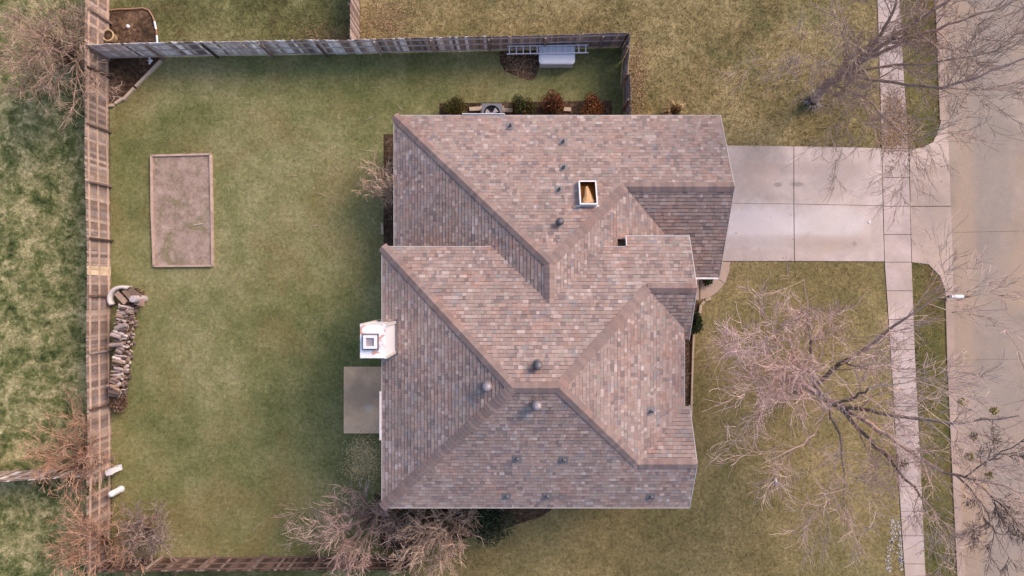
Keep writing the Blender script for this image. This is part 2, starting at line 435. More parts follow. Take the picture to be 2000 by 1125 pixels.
kerb('kerb_north', [(1812, -250), (1826, 0), (1835, 235)], [(1831, -250), (1842, 0), (1849, 235)])
kerb('kerb_south', [(1846, 588), (1849, 700), (1858, 900), (1869, 1125), (1882, 1450)], [(1861, 588), (1864, 700), (1872, 900), (1884, 1125), (1897, 1450)])
# patio behind the house
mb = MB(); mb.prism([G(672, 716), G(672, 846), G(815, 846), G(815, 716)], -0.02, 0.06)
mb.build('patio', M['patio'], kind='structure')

# ------------------------------------------------------------------ the house
PITCH = 0.55
house = thing('house', 'two storey brick house with hipped roof of mixed pink and grey shingles', 'house')
# wall bodies
wx = [(-4.8, -8.4, 6.5, 1.25)]
mb = MB()
mb.prism([(-4.8, -8.4), (6.5, -8.4), (6.5, 1.25), (-4.8, 1.25)], 0, 4.95)
mb.build('main_wall', M['brick'], house)
mb = MB(); mb.prism([(-4.74, 1.26), (4.25, 1.26), (4.25, 2.1), (6.7, 2.1), (6.7, 0.95), (8.75, 0.95), (8.75, 7.15), (-4.74, 7.15)], 0, 2.62)
mb.build('garage_wall', M['brick'], house)
mb = MB(); mb.prism([(6.505, -1.7), (6.8, -1.7), (6.8, 0.9), (6.505, 0.9)], 2.4, 4.8); mb.build('entry_wall', M['brick'], house)
mb = MB()
n = len(mb.v)
mb.v += [(8.6, 0.95, 2.63), (8.6, 7.15, 2.63), (8.6, 4.15, 4.35), (8.74, 0.95, 2.63), (8.74, 7.15, 2.63), (8.74, 4.15, 4.35)]
mb.f += [(0, 2, 1), (3, 4, 5), (0, 1, 4, 3), (1, 2, 5, 4), (2, 0, 3, 5)]; mb.c += [None] * 5
mb.build('gable_wall', M['brick'], house)
mb = MB(); mb.box((8.77, 4.0, 1.1), (0.05, 4.9, 2.2)); gd = mb.build('garage_door', M['white'], house)
for k in range(4):
    mb = MB(); mb.box((8.805, 4.0, 0.28 + k * 0.54), (0.02, 4.8, 0.5)); mb.build('door_panel', M['white'], gd)

def zf(kind, e, k):      # height function of a roof plane rising from coordinate e at height k
    return {'N': lambda x, y: k + PITCH * (e - y), 'S': lambda x, y: k + PITCH * (y - e),
            'W': lambda x, y: k + PITCH * (x - e), 'E': lambda x, y: k + PITCH * (e - x)}[kind]
ZE, ZM = 2.7, 5.1
PLANES = [
 ('N', 7.55, ZE, [[(4.64, 7.55), (9.12, 7.55), (9.12, 4.15), (4.64, 4.15)], [(-5.16, 7.55), (4.64, 7.55), (4.64, 4.15), (1.44, 0.95)]]),
 ('W', -5.16, ZE, [[(-5.16, 7.55), (-5.16, 1.2), (-0.8, 1.2), (-0.8, 3.19)], [(-0.8, 3.19), (-0.8, 1.66), (1.44, -0.577), (1.44, 0.95)]]),
 ('E', 1.44 + 6.6, ZE, [[(1.44, 0.95), (1.44, -0.577), (3.68, 1.66), (3.68, 3.19)], [(3.68, 3.19), (3.68, 1.2), (4.3, 1.2), (4.3, 3.81)],
                        [(4.3, 3.81), (4.3, 2.0), (4.62, 2.0), (4.62, 4.13)], [(4.62, 4.13), (4.62, 1.2), (6.69, 1.2), (6.69, 2.1), (4.64, 4.15)]]),
 ('S', 0.505, ZE + PITCH * 3.4 - PITCH * 3.645, [[(4.64, 4.15), (9.12, 4.15), (9.12, 2.1), (6.69, 2.1)], [(6.69, 2.1), (9.12, 2.1), (9.12, 0.505), (6.69, 0.505)]]),
 ('W', -5.22, ZM, [[(-5.22, 1.66), (0.025, -3.585), (-5.22, -8.83)]]),
 ('S', -8.83, ZM, [[(-5.22, -8.83), (4.885, -8.83), (4.885, -6.785), (1.685, -3.585), (0.025, -3.585)], [(4.885, -8.83), (7.13, -8.83), (7.13, -6.785), (4.885, -6.785)]]),
 ('E', 6.93, ZM, [[(1.685, -3.585), (4.885, -6.785), (6.93, -4.74), (6.93, -1.66), (5.27, 0)]]),
 ('N', -4.74, ZM, [[(4.885, -6.785), (7.13, -6.785), (7.13, -4.74), (6.93, -4.74)]]),
 ('S', -1.66, ZM, [[(5.27, 0), (6.93, -1.66), (6.93, 0)], [(6.93, 0), (6.93, -2.1), (7.18, -2.1), (7.18, 0)]]),
 ('N', 1.66, ZM, [[(-5.22, 1.66), (0.025, -3.585), (1.44, -3.585), (1.44, -0.577), (-0.8, 1.66)],
                  [(1.44, -0.577), (1.44, -3.585), (1.685, -3.585), (4.62, -0.65), (4.62, 1.66), (3.68, 1.66)],
                  [(4.62, -0.65), (5.27, 0), (5.27, 2.1), (4.62, 2.1)], [(5.27, 0), (7.18, 0), (7.18, 2.1), (5.27, 2.1)]]),
]
deck = MB()
for k, e, z, polys in PLANES:
    f = zf(k, e, z)
    for p in polys: deck.prism(p, lambda x, y: f(x, y) - 0.14, f)
roof = deck.build('roof', M['deck'], house)

PAL = [(lin(157, 137, 129), 6), (lin(163, 142, 134), 6), (lin(152, 131, 124), 6), (lin(169, 151, 144), 3.5), (lin(180, 162, 155), 1.2),
       (lin(140, 123, 119), 4), (lin(130, 115, 112), 1.6), (lin(161, 137, 127), 3.5), (lin(153, 128, 119), 2.5), (lin(150, 138, 128), 1.2), (lin(144, 134, 133), 1.4)]
PW = [p[1] for p in PAL]
tabs = []
EXPO = 0.14              # plan depth of one course
for k, e, z, polys in PLANES:
    f = zf(k, e, z); horiz = k in 'NS'
    sgn = {'N': -1, 'S': 1, 'W': 1, 'E': -1}[k]
    polys = [p if area(p) > 0 else p[::-1] for p in polys]
    allp = [q for p in polys for q in p]
    al = [q[0] if horiz else q[1] for q in allp]; up = [(q[1] if horiz else q[0]) for q in allp]
    lo, hi = min(al), max(al); u0 = e; depth = max(abs(u - e) for u in up)
    uext = min(0, min((u - e) * sgn for u in up))
    nrow = int((depth - uext) / EXPO) + 2
    for r in range(-4, nrow):
        a0 = u0 + sgn * r * EXPO; a1 = u0 + sgn * (r + 1) * EXPO
        x = lo - random.uniform(0, 0.3)
        while x < hi:
            wd = random.choice((0.1, 0.12, 0.14, 0.15, 0.17, 0.2, 0.24, 0.3))
            ag = a0 + sgn * random.choice((0.004, 0.008, 0.011, 0.015)); q = [(x + 0.002, ag), (x + wd - 0.002, ag), (x + wd - 0.002, a1 - sgn * 0.001), (x + 0.002, a1 - sgn * 0.001)]
            if not horiz: q = [(b_, a) for a, b_ in q]
            if area(q) < 0: q = q[::-1]
            col = random.choices(PAL, PW)[0][0]; j = random.uniform(0.94, 1.06)
            col = tuple(c * j for c in col); th = random.choice((0.014, 0.018, 0.022, 0.026))
            for p in polys:
                c = clip(q, p)
                if len(c) >= 3 and abs(area(c)) > 2e-4:
                    tabs.append((abs(area(c)), c, col, f, a0, sgn, horiz, th))
            x += wd
def tab_mesh(mb, T, col=None):
    _, c, cc, f, a0, sgn, horiz, th = T
    def top(x, y):
        u = (y if horiz else x); fr = 1 - min(1, max(0, (u - a0) * sgn / EXPO))
        return f(x, y) + 0.006 + th * fr
    n0 = len(mb.f); mb.prism(c, lambda x, y: f(x, y) + 0.001, top, col)
    del mb.f[n0 + 1]; del mb.c[n0 + 1]
tabs.sort(key=lambda T: -T[0] - 0.02 * T[3](*T[1][0]) / 10)
for T in tabs[:300]:
    mb = MB(); tab_mesh(mb, T); mb.build('shingle', M['shingle'], roof, color=T[2])
mb = MB()
for T in tabs[300:]: tab_mesh(mb, T, T[2])
mb.build('shingles', M['shingles'], roof, kind='stuff')

# hip and ridge caps
def nrm(k): return Vector({'N': (0, PITCH, 1), 'S': (0, -PITCH, 1), 'W': (-PITCH, 0, 1), 'E': (PITCH, 0, 1)}[k]).normalized()
def z_of(k, e, z, x, y): return zf(k, e, z)(x, y)
RA = Vector((0.025, -3.585, ZM + PITCH * 5.245)); RB = Vector((1.685, -3.585, RA.z))
NWc = Vector((-5.22, 1.66, ZM)); SWc = Vector((-5.22, -8.83, ZM)); SEg = Vector((4.885, -6.785, ZM + PITCH * 2.045)); SEe = Vector((7.13, -6.785, SEg.z))
NEg = Vector((5.27, 0, ZM + PITCH * 1.66)); NEe = Vector((7.18, 0, NEg.z))
AP = Vector((1.44, 0.95, ZE + PITCH * 6.6)); AS = Vector((1.44, -0.577, AP.z)); WNW = Vector((-5.16, 7.55, ZE))
GA = Vector((4.64, 4.15, ZE + PITCH * 3.4)); GE = Vector((9.12, 4.15, GA.z))
RIDGES = [(NWc, RA, 'N', 'W'), (SWc, RA, 'S', 'W'), (RB, RA, 'N', 'S'), (SEg, RB, 'S', 'E'), (SEe, SEg, 'N', 'S'), (NEg, RB, 'N', 'E'), (NEe, NEg, 'N', 'S'),
          (WNW, AP, 'N', 'W'), (AS, AP, 'E', 'W'), (GA, AP, 'N', 'E'), (GE, GA, 'N', 'S')]
CAPC = [lin(143, 122, 115), lin(137, 117, 111), lin(149, 127, 119), lin(134, 116, 111)]
for P, Q, k1, k2 in RIDGES:
    u = (Q - P); L = u.length; u.normalize(); n = max(1, round(L / 0.18)); stp = L / n
    sv = []
    for k in (k1, k2):
        nn = nrm(k); v = nn.cross(u).normalized()
        sv.append((nn, v))
    # make both wings point away from each other, down their planes
    d1 = sv[0][1]; d2 = sv[1][1]
    if d1.z > 0 or (abs(d1.z) < 1e-6): d1 = -d1
    if d2.z > 0: d2 = -d2
    for i in range(n):
        a = P + u * (i * stp); b_ = P + u * ((i + 1.25) * stp if i < n - 1 else (i + 1) * stp)
        W = 0.2; mb = MB(); l0, l1 = 0.048, 0.036
        top = (sv[0][0] + sv[1][0]).normalized()
        A = [a + d1 * W + sv[0][0] * l0, a + top * (l0 + 0.01), a + d2 * W + sv[1][0] * l0]
        B = [b_ + d1 * W + sv[0][0] * l1, b_ + top * (l1 + 0.01), b_ + d2 * W + sv[1][0] * l1]
        dn = [-sv[0][0] * 0.03, -top * 0.03, -sv[1][0] * 0.03]
        V = A + B + [p + q for p, q in zip(A, dn)] + [p + q for p, q in zip(B, dn)]
        n0 = len(mb.v); mb.v += [tuple(v) for v in V]
        for fc in ((0, 1, 4, 3), (1, 2, 5, 4), (6, 7, 1, 0), (7, 8, 2, 1), (6, 0, 3, 9), (2, 8, 11, 5), (3, 4, 10, 9), (4, 5, 11, 10)):
            mb.f.append(fc); mb.c.append(None)
        kk = random.uniform(0.93, 1.07)
        mb.build('ridge_cap', M['shingle'], roof, color=tuple(c * kk for c in random.choice(CAPC)))

# drip edges, gutters and rakes
def strip(name, p, q, wd, ht, mat):
    mb = MB(); mb.bar(p, q, wd, ht); return mb.build(name, M[mat], house)
for a, b_ in [((-5.22, 1.66), (-5.22, -8.83)), ((-5.22, -8.83), (7.13, -8.83)), ((6.93, -4.74), (6.93, -2.1))]:
    v = Vector((b_[0] - a[0], b_[1] - a[1], 0)).normalized(); off = Vector((v.y, -v.x, 0)) * 0.012
    strip('drip_edge', Vector((*a, ZM - 0.06)) + off, Vector((*b_, ZM - 0.06)) + off, 0.024, 0.16, 'trim')
strip('drip_edge', (-5.172, 7.55, ZE - 0.06), (-5.172, 1.66, ZE - 0.06), 0.024, 0.16, 'trim')
strip('drip_edge', (-5.16, 7.562, ZE - 0.06), (9.12, 7.562, ZE - 0.06), 0.024, 0.16, 'trim')
strip('drip_edge', (-5.22, 1.672, ZM - 0.06), (-0.8, 1.672, ZM - 0.06), 0.024, 0.16, 'trim')
strip('drip_edge', (4.62, 2.112, ZM - 0.3), (7.18, 2.112, ZM - 0.3), 0.024, 0.16, 'white')
strip('drip_edge', (3.68, 1.672, ZM - 0.06), (4.59, 1.672, ZM - 0.06), 0.024, 0.16, 'trim')
strip('drip_edge', (4.608, 1.66, ZM - 0.02), (4.608, 2.1, ZM - 0.22), 0.024, 0.16, 'white')
for (x, y0, z0, y1, z1) in [(9.132, 7.55, ZE, 4.15, GA.z), (9.132, 0.505, ZE - 0.13, 4.15, GA.z), (7.142, -8.83, ZM, -6.785, SEg.z), (7.142, -4.74, ZM, -6.785, SEg.z),
                            (7.192, -2.1, ZM - 0.24, 0, NEg.z), (7.192, 2.1, ZM - 0.24, 0, NEg.z)]:
    strip('rake_board', (x, y0, z0 - 0.07), (x, y1, z1 - 0.07), 0.024, 0.17, 'trim')
def gutter(p, q, out):
    mb = MB(); p, q, o = Vector(p), Vector(q), Vector(out)
    mb.bar(p + o * 0.1, q + o * 0.1, 0.025, 0.1); mb.bar(p + o * 0.05 - Vector((0, 0, 0.06)), q + o * 0.05 - Vector((0, 0, 0.06)), 0.09, 0.01)
    return mb.build('gutter', M['white'], house)
x0, _ = G(903, 226, ZE); x1, _ = G(986, 226, ZE); gutter((x0, 7.52, ZE + 0.03), (x1, 7.52, ZE + 0.03), (0, 1, 0))
_, y0 = G(748, 764, ZM); _, y1 = G(748, 859, ZM); gutter((-5.2, y0, ZM + 0.03), (-5.2, y1, ZM + 0.03), (-1, 0, 0))
gutter((7.0, 0.5, ZE - 0.12), (9.1, 0.5, ZE - 0.12), (0, -1, 0))

mb = MB(); mb.prism([(4.3, 1.26), (4.62, 1.26), (4.62, 2.0), (4.3, 2.0)], 4.2, 4.52); mb.build('roof_pocket', M['pocket'], house)
# things that stand on the roof planes
def on_roof(px, py, idx):
    k, e, z, _ = PLANES[idx]; zz = 5.0
    for _i in range(12):
        x, y = G(px, py, zz); zz = zf(k, e, z)(x, y)
    return x, y, zz
def pipe(px, py, idx, label=None):
    x, y, z = on_roof(px, py, idx); k, e, zz, _ = PLANES[idx]; f = zf(k, e, zz)
    mb = MB(); mb.lathe((x, y, z), [(0.085, -0.05), (0.07, 0.1), (0.045, 0.16), (0.045, 0.3), (0.036, 0.3), (0.036, 0.1)], 14, None, False)
    o = mb.build('vent_pipe', M['lead'], house, True)
    mb = MB(); mb.lathe((x, y, z), [(0.036, 0.12), (0.0, 0.121)], 14, None, False); mb.build('pipe_hole', M['dark'], o)
    mb = MB(); q = 0.17; mb.prism([(x - q, y - q), (x + q, y - q), (x + q, y + q), (x - q, y + q)], lambda a, b_: f(a, b_) + 0.02, lambda a, b_: f(a, b_) + 0.034)
    mb.build('flashing', M['lead'], o)
for px, py, i in [(997, 246, 0), (1100, 277, 0), (1101, 327, 0), (1092, 370, 0), (1010, 896, 5), (1101, 898, 5), (990, 969, 5), (1069, 969, 5), (1271, 970, 5), (1271, 802, 6)]:
    pipe(px, py, i)
def turbine(px, py, idx, r, mat):
    x, y, z = on_roof(px, py, idx)
    mb = MB(); mb.lathe((x, y, z), [(r * 1.15, -0.12), (r * 0.9, 0.08), (r * 0.8, 0.12), (r * 0.8, 0.2)], 18)
    o = mb.build('turbine_vent', M['lead'], house, True)
    mb = MB(); n = 16; pr = [(0.8, 0.2), (1.0, 0.27), (1.08, 0.34), (1.0, 0.42), (0.75, 0.48), (0.35, 0.515), (0.0, 0.52)]
    for j in range(n):                       # one curved vane after another
        a0 = 2 * math.pi * j / n; a1 = a0 + 2 * math.pi / n * 1.05
        for (ra, za), (rb, zb) in zip(pr, pr[1:]):
            P = []
            for rr, zz, aa, kk in ((ra, za, a0, 1.0), (ra, za, a1, 0.8), (rb, zb, a1 + 0.09, 0.8), (rb, zb, a0 + 0.09, 1.0)):
                P.append((x + r * rr * kk * math.cos(aa), y + r * rr * kk * math.sin(aa), z + zz))
            mb.face(P)
    mb.build('turbine_head', M[mat], o)
    mb = MB(); mb.lathe((x, y, z), [(r * 0.78, 0.2), (r * 0.86, 0.34), (r * 0.5, 0.46), (0.0, 0.47)], 18, None, False); mb.build('turbine_core', M['lead'], o)
turbine(951, 752, 4, 0.2, 'metal'); turbine(1047, 789, 5, 0.2, 'metal'); turbine(1050, 711, 9, 0.17, 'lead'); turbine(1093, 434, 0, 0.15, 'lead')

# skylight: white curb, clear pane, amber well and a pale curved shade inside
sx, sy, sz = on_roof(1147, 378, 0); f = zf('N', 7.55, ZE)
hw, hl = 0.36, 0.52; th = 0.05
zt = lambda x, y: f(x, y) + 0.34
zb = lambda x, y: f(x, y) + 0.0
sk = MB()
for P in ([(sx - hw, sy - hl), (sx + hw, sy - hl), (sx + hw, sy - hl + th), (sx - hw, sy - hl + th)], [(sx - hw, sy + hl - th), (sx + hw, sy + hl - th), (sx + hw, sy + hl), (sx - hw, sy + hl)],
          [(sx - hw, sy - hl + th), (sx - hw + th, sy - hl + th), (sx - hw + th, sy + hl - th), (sx - hw, sy + hl - th)], [(sx + hw - th, sy - hl + th), (sx + hw, sy - hl + th), (sx + hw, sy + hl - th), (sx + hw - th, sy + hl - th)]):
    sk.prism(P, zb, zt)
skyo = sk.build('skylight', M['white'], house)
i1, i2 = hw - th - 0.004, hl - th - 0.004
mb = MB()
for a, b_ in (((-i1, -i2), (i1, -i2)), ((i1, -i2), (i1, i2)), ((i1, i2), (-i1, i2)), ((-i1, i2), (-i1, -i2))):
    pa, pb = (sx + a[0], sy + a[1]), (sx + b_[0], sy + b_[1])
    mb.face([(*pa, zt(*pa) - 0.02), (*pb, zt(*pb) - 0.02), (*pb, zb(*pb) + 0.04), (*pa, zb(*pa) + 0.04)])
q = [(sx - i1, sy - i2), (sx + i1, sy - i2), (sx + i1, sy + i2), (sx - i1, sy + i2)]
mb.face([(*p, zb(*p) + 0.035) for p in q])
mb.build('light_well', M['amber'], skyo)
mb = MB(); n1, n2 = 10, 12; g0 = len(mb.v)
for i in range(n1 + 1):
    v_ = i / n1; yy = sy - i2 + 0.03 + v_ * (2 * i2 - 0.2); wd = 0.20 * (1 - v_) ** 1.8 + 0.105 - (0.05 * max(0, v_ - 0.85) / 0.15)
    cx = sx + 0.06 * (1 - v_) - 0.03
    for j in range(n2 + 1):
        a = math.pi * j / n2; xx = cx - math.cos(a) * min(wd, i1 - 0.01)
        xx = min(sx + i1 - 0.01, max(sx - i1 + 0.01, xx))
        mb.v.append((xx, yy, f(xx, yy) + 0.05 + math.sin(a) * (0.13 + 0.07 * v_)))
for i in range(n1):
    for j in range(n2):
        a = g0 + i * (n2 + 1) + j; mb.f.append((a, a + 1, a + n2 + 2, a + n2 + 1)); mb.c.append(None)
mb.build('curved_shade', M['pale'], skyo, True)
mb = MB(); mb.prism([(sx - i1, sy - i2), (sx + i1, sy - i2), (sx + i1, sy + i2), (sx - i1, sy + i2)], lambda x, y: zt(x, y) - 0.016, lambda x, y: zt(x, y) - 0.008)
mb.build('pane', M['glass'], skyo)
mb = MB(); mb.prism([(sx - hw - 0.12, sy - hl - 0.05), (sx + hw + 0.12, sy - hl - 0.05), (sx + hw + 0.12, sy - hl - 0.004), (sx - hw - 0.12, sy - hl - 0.004)], lambda x, y: f(x, y) + 0.03, lambda x, y: f(x, y) + 0.045)
mb.build('flashing', M['white'], skyo)

# chimney chase with stained cap and square flue
cx0, cx1, cy0, cy1, cz = -5.525, -4.644, -2.54, -1.36, 7.54
mb = MB(); mb.prism([(cx0, cy0), (cx1, cy0), (cx1, cy1), (cx0, cy1)], 0, cz); ch = mb.build('chimney', M['white'], house)
mb = MB(); mb.prism([(cx0 - 0.02, cy0 - 0.02), (cx1 + 0.02, cy0 - 0.02), (cx1 + 0.02, cy1 + 0.02), (cx0 - 0.02, cy1 + 0.02)], cz + 0.001, cz + 0.05); mb.build('chimney_cap', M['rusty'], ch)
mb = MB()
for x_, y_ in ((cx0, cy0), (cx1, cy0), (cx1, cy1), (cx0, cy1)):
    mb2 = MB(); mb2.box((x_, y_, cz / 2 + 0.9), (0.1, 0.1, cz - 1.9)); mb2.build('corner_board', M['trim'], ch)
mb = MB(); fw_ = zf('W', -5.22, ZM)
mb.prism([(cx1 + 0.004, cy0 - 0.1), (cx1 + 0.13, cy0 - 0.1), (cx1 + 0.13, cy1 + 0.1), (cx1 + 0.004, cy1 + 0.1)], lambda x, y: fw_(x, y) + 0.03, lambda x, y: fw_(x, y) + 0.05)
mb.build('flashing', M['lead'], ch)
fx, fy = -5.15, -1.96
mb = MB(); o_, i_, zz = 0.24, 0.15, cz + 0.05
for P in ([(-o_, -o_), (o_, -o_), (o_, -i_), (-o_, -i_)], [(-o_, i_), (o_, i_), (o_, o_), (-o_, o_)], [(-o_, -i_), (-i_, -i_), (-i_, i_), (-o_, i_)], [(i_, -i_), (o_, -i_), (o_, i_), (i_, i_)]):
    mb.prism([(fx + a, fy + b_) for a, b_ in P], zz + 0.001, zz + 0.2)
fl = mb.build('flue', M['white'], ch)
mb = MB(); mb.box((fx, fy, zz + 0.12), (0.3, 0.3, 0.02)); mb.build('flue_grate', M['metal'], fl)
mb = MB()
for P in ([(-0.3, -0.3), (0.3, -0.3), (0.3, -0.26), (-0.3, -0.26)], [(-0.3, 0.26), (0.3, 0.26), (0.3, 0.3), (-0.3, 0.3)], [(-0.3, -0.26), (-0.26, -0.26), (-0.26, 0.26), (-0.3, 0.26)], [(0.26, -0.26), (0.3, -0.26), (0.3, 0.26), (0.26, 0.26)]):
    mb.prism([(fx + a, fy + b_) for a, b_ in P], zz + 0.001, zz + 0.06)
mb.build('flue_collar', M['lead'], ch)

# ------------------------------------------------------------------ fences
def picket_mesh():
    mb = MB(); w2, h, d = 0.069, 1.83, 0.018
    prof = [(-w2, 0.03), (w2, 0.03), (w2, h - 0.04), (w2 - 0.03, h), (-w2 + 0.03, h), (-w2, h - 0.04)]
    n = len(prof); mb.v += [(x, -d / 2, z) for x, z in prof] + [(x, d / 2, z) for x, z in prof]
    mb.f += [tuple(range(n)), tuple(range(2 * n - 1, n - 1, -1))] + [(i + n, (i + 1) % n + n, (i + 1) % n, i) for i in range(n)]
    mb.c += [None] * (n + 2)
    return mb.mesh('picket', M['picket'])
PICK = picket_mesh()
BROWN = [lin(150, 126, 114), lin(136, 114, 104), lin(164, 142, 130), lin(126, 108, 102), lin(176, 154, 142), lin(146, 128, 124)]
PALE = [lin(238, 228, 224), lin(230, 216, 212), lin(244, 236, 234), lin(222, 204, 198), lin(208, 186, 178)]
DARK = [lin(96, 76, 66), lin(84, 66, 58), lin(112, 90, 80), lin(74, 60, 54)]
def fence(label, path, inward, pick, rail_col, post_every=2.45, height=1.83, skip=(), fresh=(), sway=0.02, group='wooden fences around the yards'):
    """path: photo points of the base line; inward: +1 rails on the left of the path"""
    root = thing('fence', label, 'fence', group)
    P = [Vector((*G(*q), 0)) for q in path]; acc = [0.0]
    for a, b_ in zip(P, P[1:]): acc.append(acc[-1] + (b_ - a).length)
    def at_(s):
        for i in range(len(P) - 1):
            if s <= acc[i + 1] or i == len(P) - 2:
                d = (P[i + 1] - P[i]).normalized(); return P[i] + d * (s - acc[i]), d
    L = acc[-1]; zs = height / 1.83; s = 0.07; k = 0
    ph = random.uniform(0, 6)
    while s < L:
        if not any(a <= s <= b_ for a, b_ in skip):
            p, d = at_(s)
            o = link('picket', PICK, root)
            o.location = p; o.rotation_euler = (random.uniform(-0.006, 0.006), random.uniform(-sway, sway) * 0.5, math.atan2(d.y, d.x) + random.uniform(-0.02, 0.02))
            o.scale = (1, 1, zs * (1 + 0.012 * math.sin(s * 0.9 + ph) + random.uniform(-0.006, 0.006)))
            fz = next((c for a, b_, c in fresh if a <= s <= b_), None)
            c = fz if fz else random.choice(pick(s / L)); j = random.uniform(0.88, 1.12)
            o.color = (*[v * j for v in c], 1)
        s += 0.1425
    for zr in (0.22, 0.95, 1.62):
        pts = []; s = 0.0
        while s <= L + 0.01:
            p, d = at_(min(s, L)); nrm_ = Vector((-d.y, d.x, 0)) * inward
            pts.append(p + nrm_ * 0.03 + Vector((0, 0, zr * zs + random.uniform(-0.012, 0.012)))); s += post_every
        p, d = at_(L)
        if (pts[-1] - p).length > 0.3: pts.append(p + Vector((-d.y, d.x, 0)) * inward * 0.03 + Vector((0, 0, zr * zs)))
        for a, b_ in zip(pts, pts[1:]):
            mb = MB(); mb.bar(a, b_, 0.038, 0.085); j = random.uniform(0.9, 1.1)
            mb.build('rail', M['picket'], root, color=tuple(v * j for v in rail_col))
    s = 0.0
    while s <= L + 0.01:
        p, d = at_(min(s, L)); q = p + Vector((-d.y, d.x, 0)) * inward * 0.095
        mb = MB(); mb.bar(q, q + Vector((random.uniform(-0.03, 0.03), random.uniform(-0.03, 0.03), 1.74 * zs)), 0.085, 0.085)
        mb.build('post', M['picket'], root, color=random.choice(BROWN + DARK)); s += post_every
    return root
YB = (562.5 + 60 - 113) * GSD
fence('long brown board fence along the rear west edge of the back lawn',
      [(216, -60), (213, 100), (213, 300), (216, 450), (217, 560), (216, 700), (218, 850), (217, 960), (216, 1090)], 1,
      lambda u: BROWN, lin(190, 162, 142), 2.6, 1.83, skip=[(24.25, 24.6)], fresh=[(14.25, 14.62, lin(214, 188, 158))])
fence('pale grey weathered board fence along the north side of the back lawn',
      [(214, 114), (400, 109), (530, 107.5), (610, 106), (690, 106), (740, 103.5), (860, 101), (1000, 98), (1215, 92)], -1,
      lambda u: PALE if random.random() > u * 1.15 else BROWN, lin(190, 174, 170), 2.6)
fence('dark brown board fence along the bottom of the back lawn behind bare shrubs',
      [(219, 1090), (400, 1088), (600, 1086), (806, 1086)], 1, lambda u: DARK + BROWN[:1], lin(120, 96, 86), 2.45, 1.6)
fence('short fence running from the bare shrubs up to the house corner', [(805, 1082), (805, 1000)], 1, lambda u: DARK, lin(120, 100, 90), 1.0, 1.6)
fence('board fence between the two lawns beyond the pale north fence', [(703, -60), (702, 100)], -1, lambda u: BROWN, lin(150, 128, 118), 2.4)
fence('pale topped fence crossing the patchy lawn on the far left', [(-60, 922), (60, 919), (208, 910)], 1, lambda u: BROWN + PALE[:2], lin(170, 150, 136), 2.4)
fence('short side fence panel joining the north fence corner to the gate', [(1217, 92), (1217, 118)], -1, lambda u: BROWN, lin(160, 138, 128), 0.6)
fence('short side fence panel between the gate and the garage wall', [(1218, 166), (1220, 268)], -1, lambda u: BROWN, lin(150, 128, 118), 1.2)
# gate in the side fence, standing a little open
g = thing('gate', 'wooden gate with diagonal braces in the short side fence by the garage', 'gate')
a, b_ = Vector((*G(1217, 119), 0)), Vector((*G(1213, 165), 0)); d = (b_ - a).normalized(); nn = Vector((d.y, -d.x, 0)); s = 0.07
while s < (b_ - a).length:
    o = link('picket', PICK, g); o.location = a + d * s; o.rotation_euler[2] = math.atan2(d.y, d.x); o.color = (*random.choice(BROWN), 1); s += 0.1425
for zr in (0.25, 1.6):
    mb = MB(); mb.bar(a + nn * -0.03 + Vector((0, 0, zr)), b_ + nn * -0.03 + Vector((0, 0, zr)), 0.038, 0.09); mb.build('rail', M['picket'], g, color=lin(156, 134, 122))
mb = MB(); mb.bar(a + nn * -0.07 + Vector((0, 0, 0.3)), b_ + nn * -0.07 + Vector((0, 0, 1.55)), 0.038, 0.09); mb.build('brace', M['picket'], g, color=lin(170, 148, 134))
mb = MB(); mb.bar(Vector((*G(1214, 171), 0.05)), Vector((*G(1217, 164), 1.5)), 0.06, 0.09); mb.build('prop_board', M['picket'], g, color=lin(182, 160, 140))

# ------------------------------------------------------------------ objects in the yards
# framed garden bed
root = thing('raised_bed', 'long rectangular garden bed of bare soil framed in weathered timber', 'garden bed')
Q = [G(299, 305), (G(413, 302)), G(417, 519), G(303, 520)]
Q[0] = G(298, 305); mid = G(299, 412)
mb = MB(); mb.face([(x, y, 0.07) for x, y in ([Q[0], mid, Q[3], Q[2], Q[1]])]); mb.build('soil', M['dirt'], root)
for p, q in ((Q[0], Q[1]), (Q[1], G(415.5, 412)), (G(415.5, 412), Q[2]), (Q[2], Q[3]), (Q[3], mid), (mid, Q[0])):
    mb = MB(); mb.bar((*p, 0.07), (*q, 0.07), 0.09, 0.16); j = random.uniform(0.9, 1.08)
    mb.build('timber', M['picket'], root, color=tuple(v * j for v in lin(190, 162, 146)))
mb = MB(); mb.bar((*G(380, 440), 0.09), (*G(398, 437), 0.09), 0.045, 0.03)
mb.build('loose_stick', M['picket'], None, color=lin(196, 170, 146), label='short pale stick lying on the soil of the framed garden bed', category='stick')

# firewood stack
root = thing('firewood_stack', 'long stack of split firewood beside the rear fence', 'woodpile')
def log_mesh(seed):
    r = random.Random(seed); mb = MB(); k = 7
    ang = sorted(r.uniform(0, 2 * math.pi) for _ in range(k)); pts = []
    for s in (-0.5, 0.5): pts.append([(s * (1 + r.uniform(-0.05, 0.05)), 0.5 * math.cos(a), 0.5 * math.sin(a)) for a in [2 * math.pi * i / k + r.uniform(-0.25, 0.25) for i in range(k)]])
    mb.v = pts[0] + pts[1]
    mb.f = [tuple(range(k))[::-1], tuple(range(k, 2 * k))] + [(i, (i + 1) % k, (i + 1) % k + k, i + k) for i in range(k)]; mb.c = [None] * (k + 2)
    return mb.mesh('log', M['wood_end'])
LOGS = [log_mesh(i) for i in range(8)]
WOODC = [lin(168, 148, 140), lin(148, 126, 116), lin(190, 172, 166), lin(126, 106, 98), lin(206, 190, 184), lin(104, 88, 82), lin(160, 132, 112)]
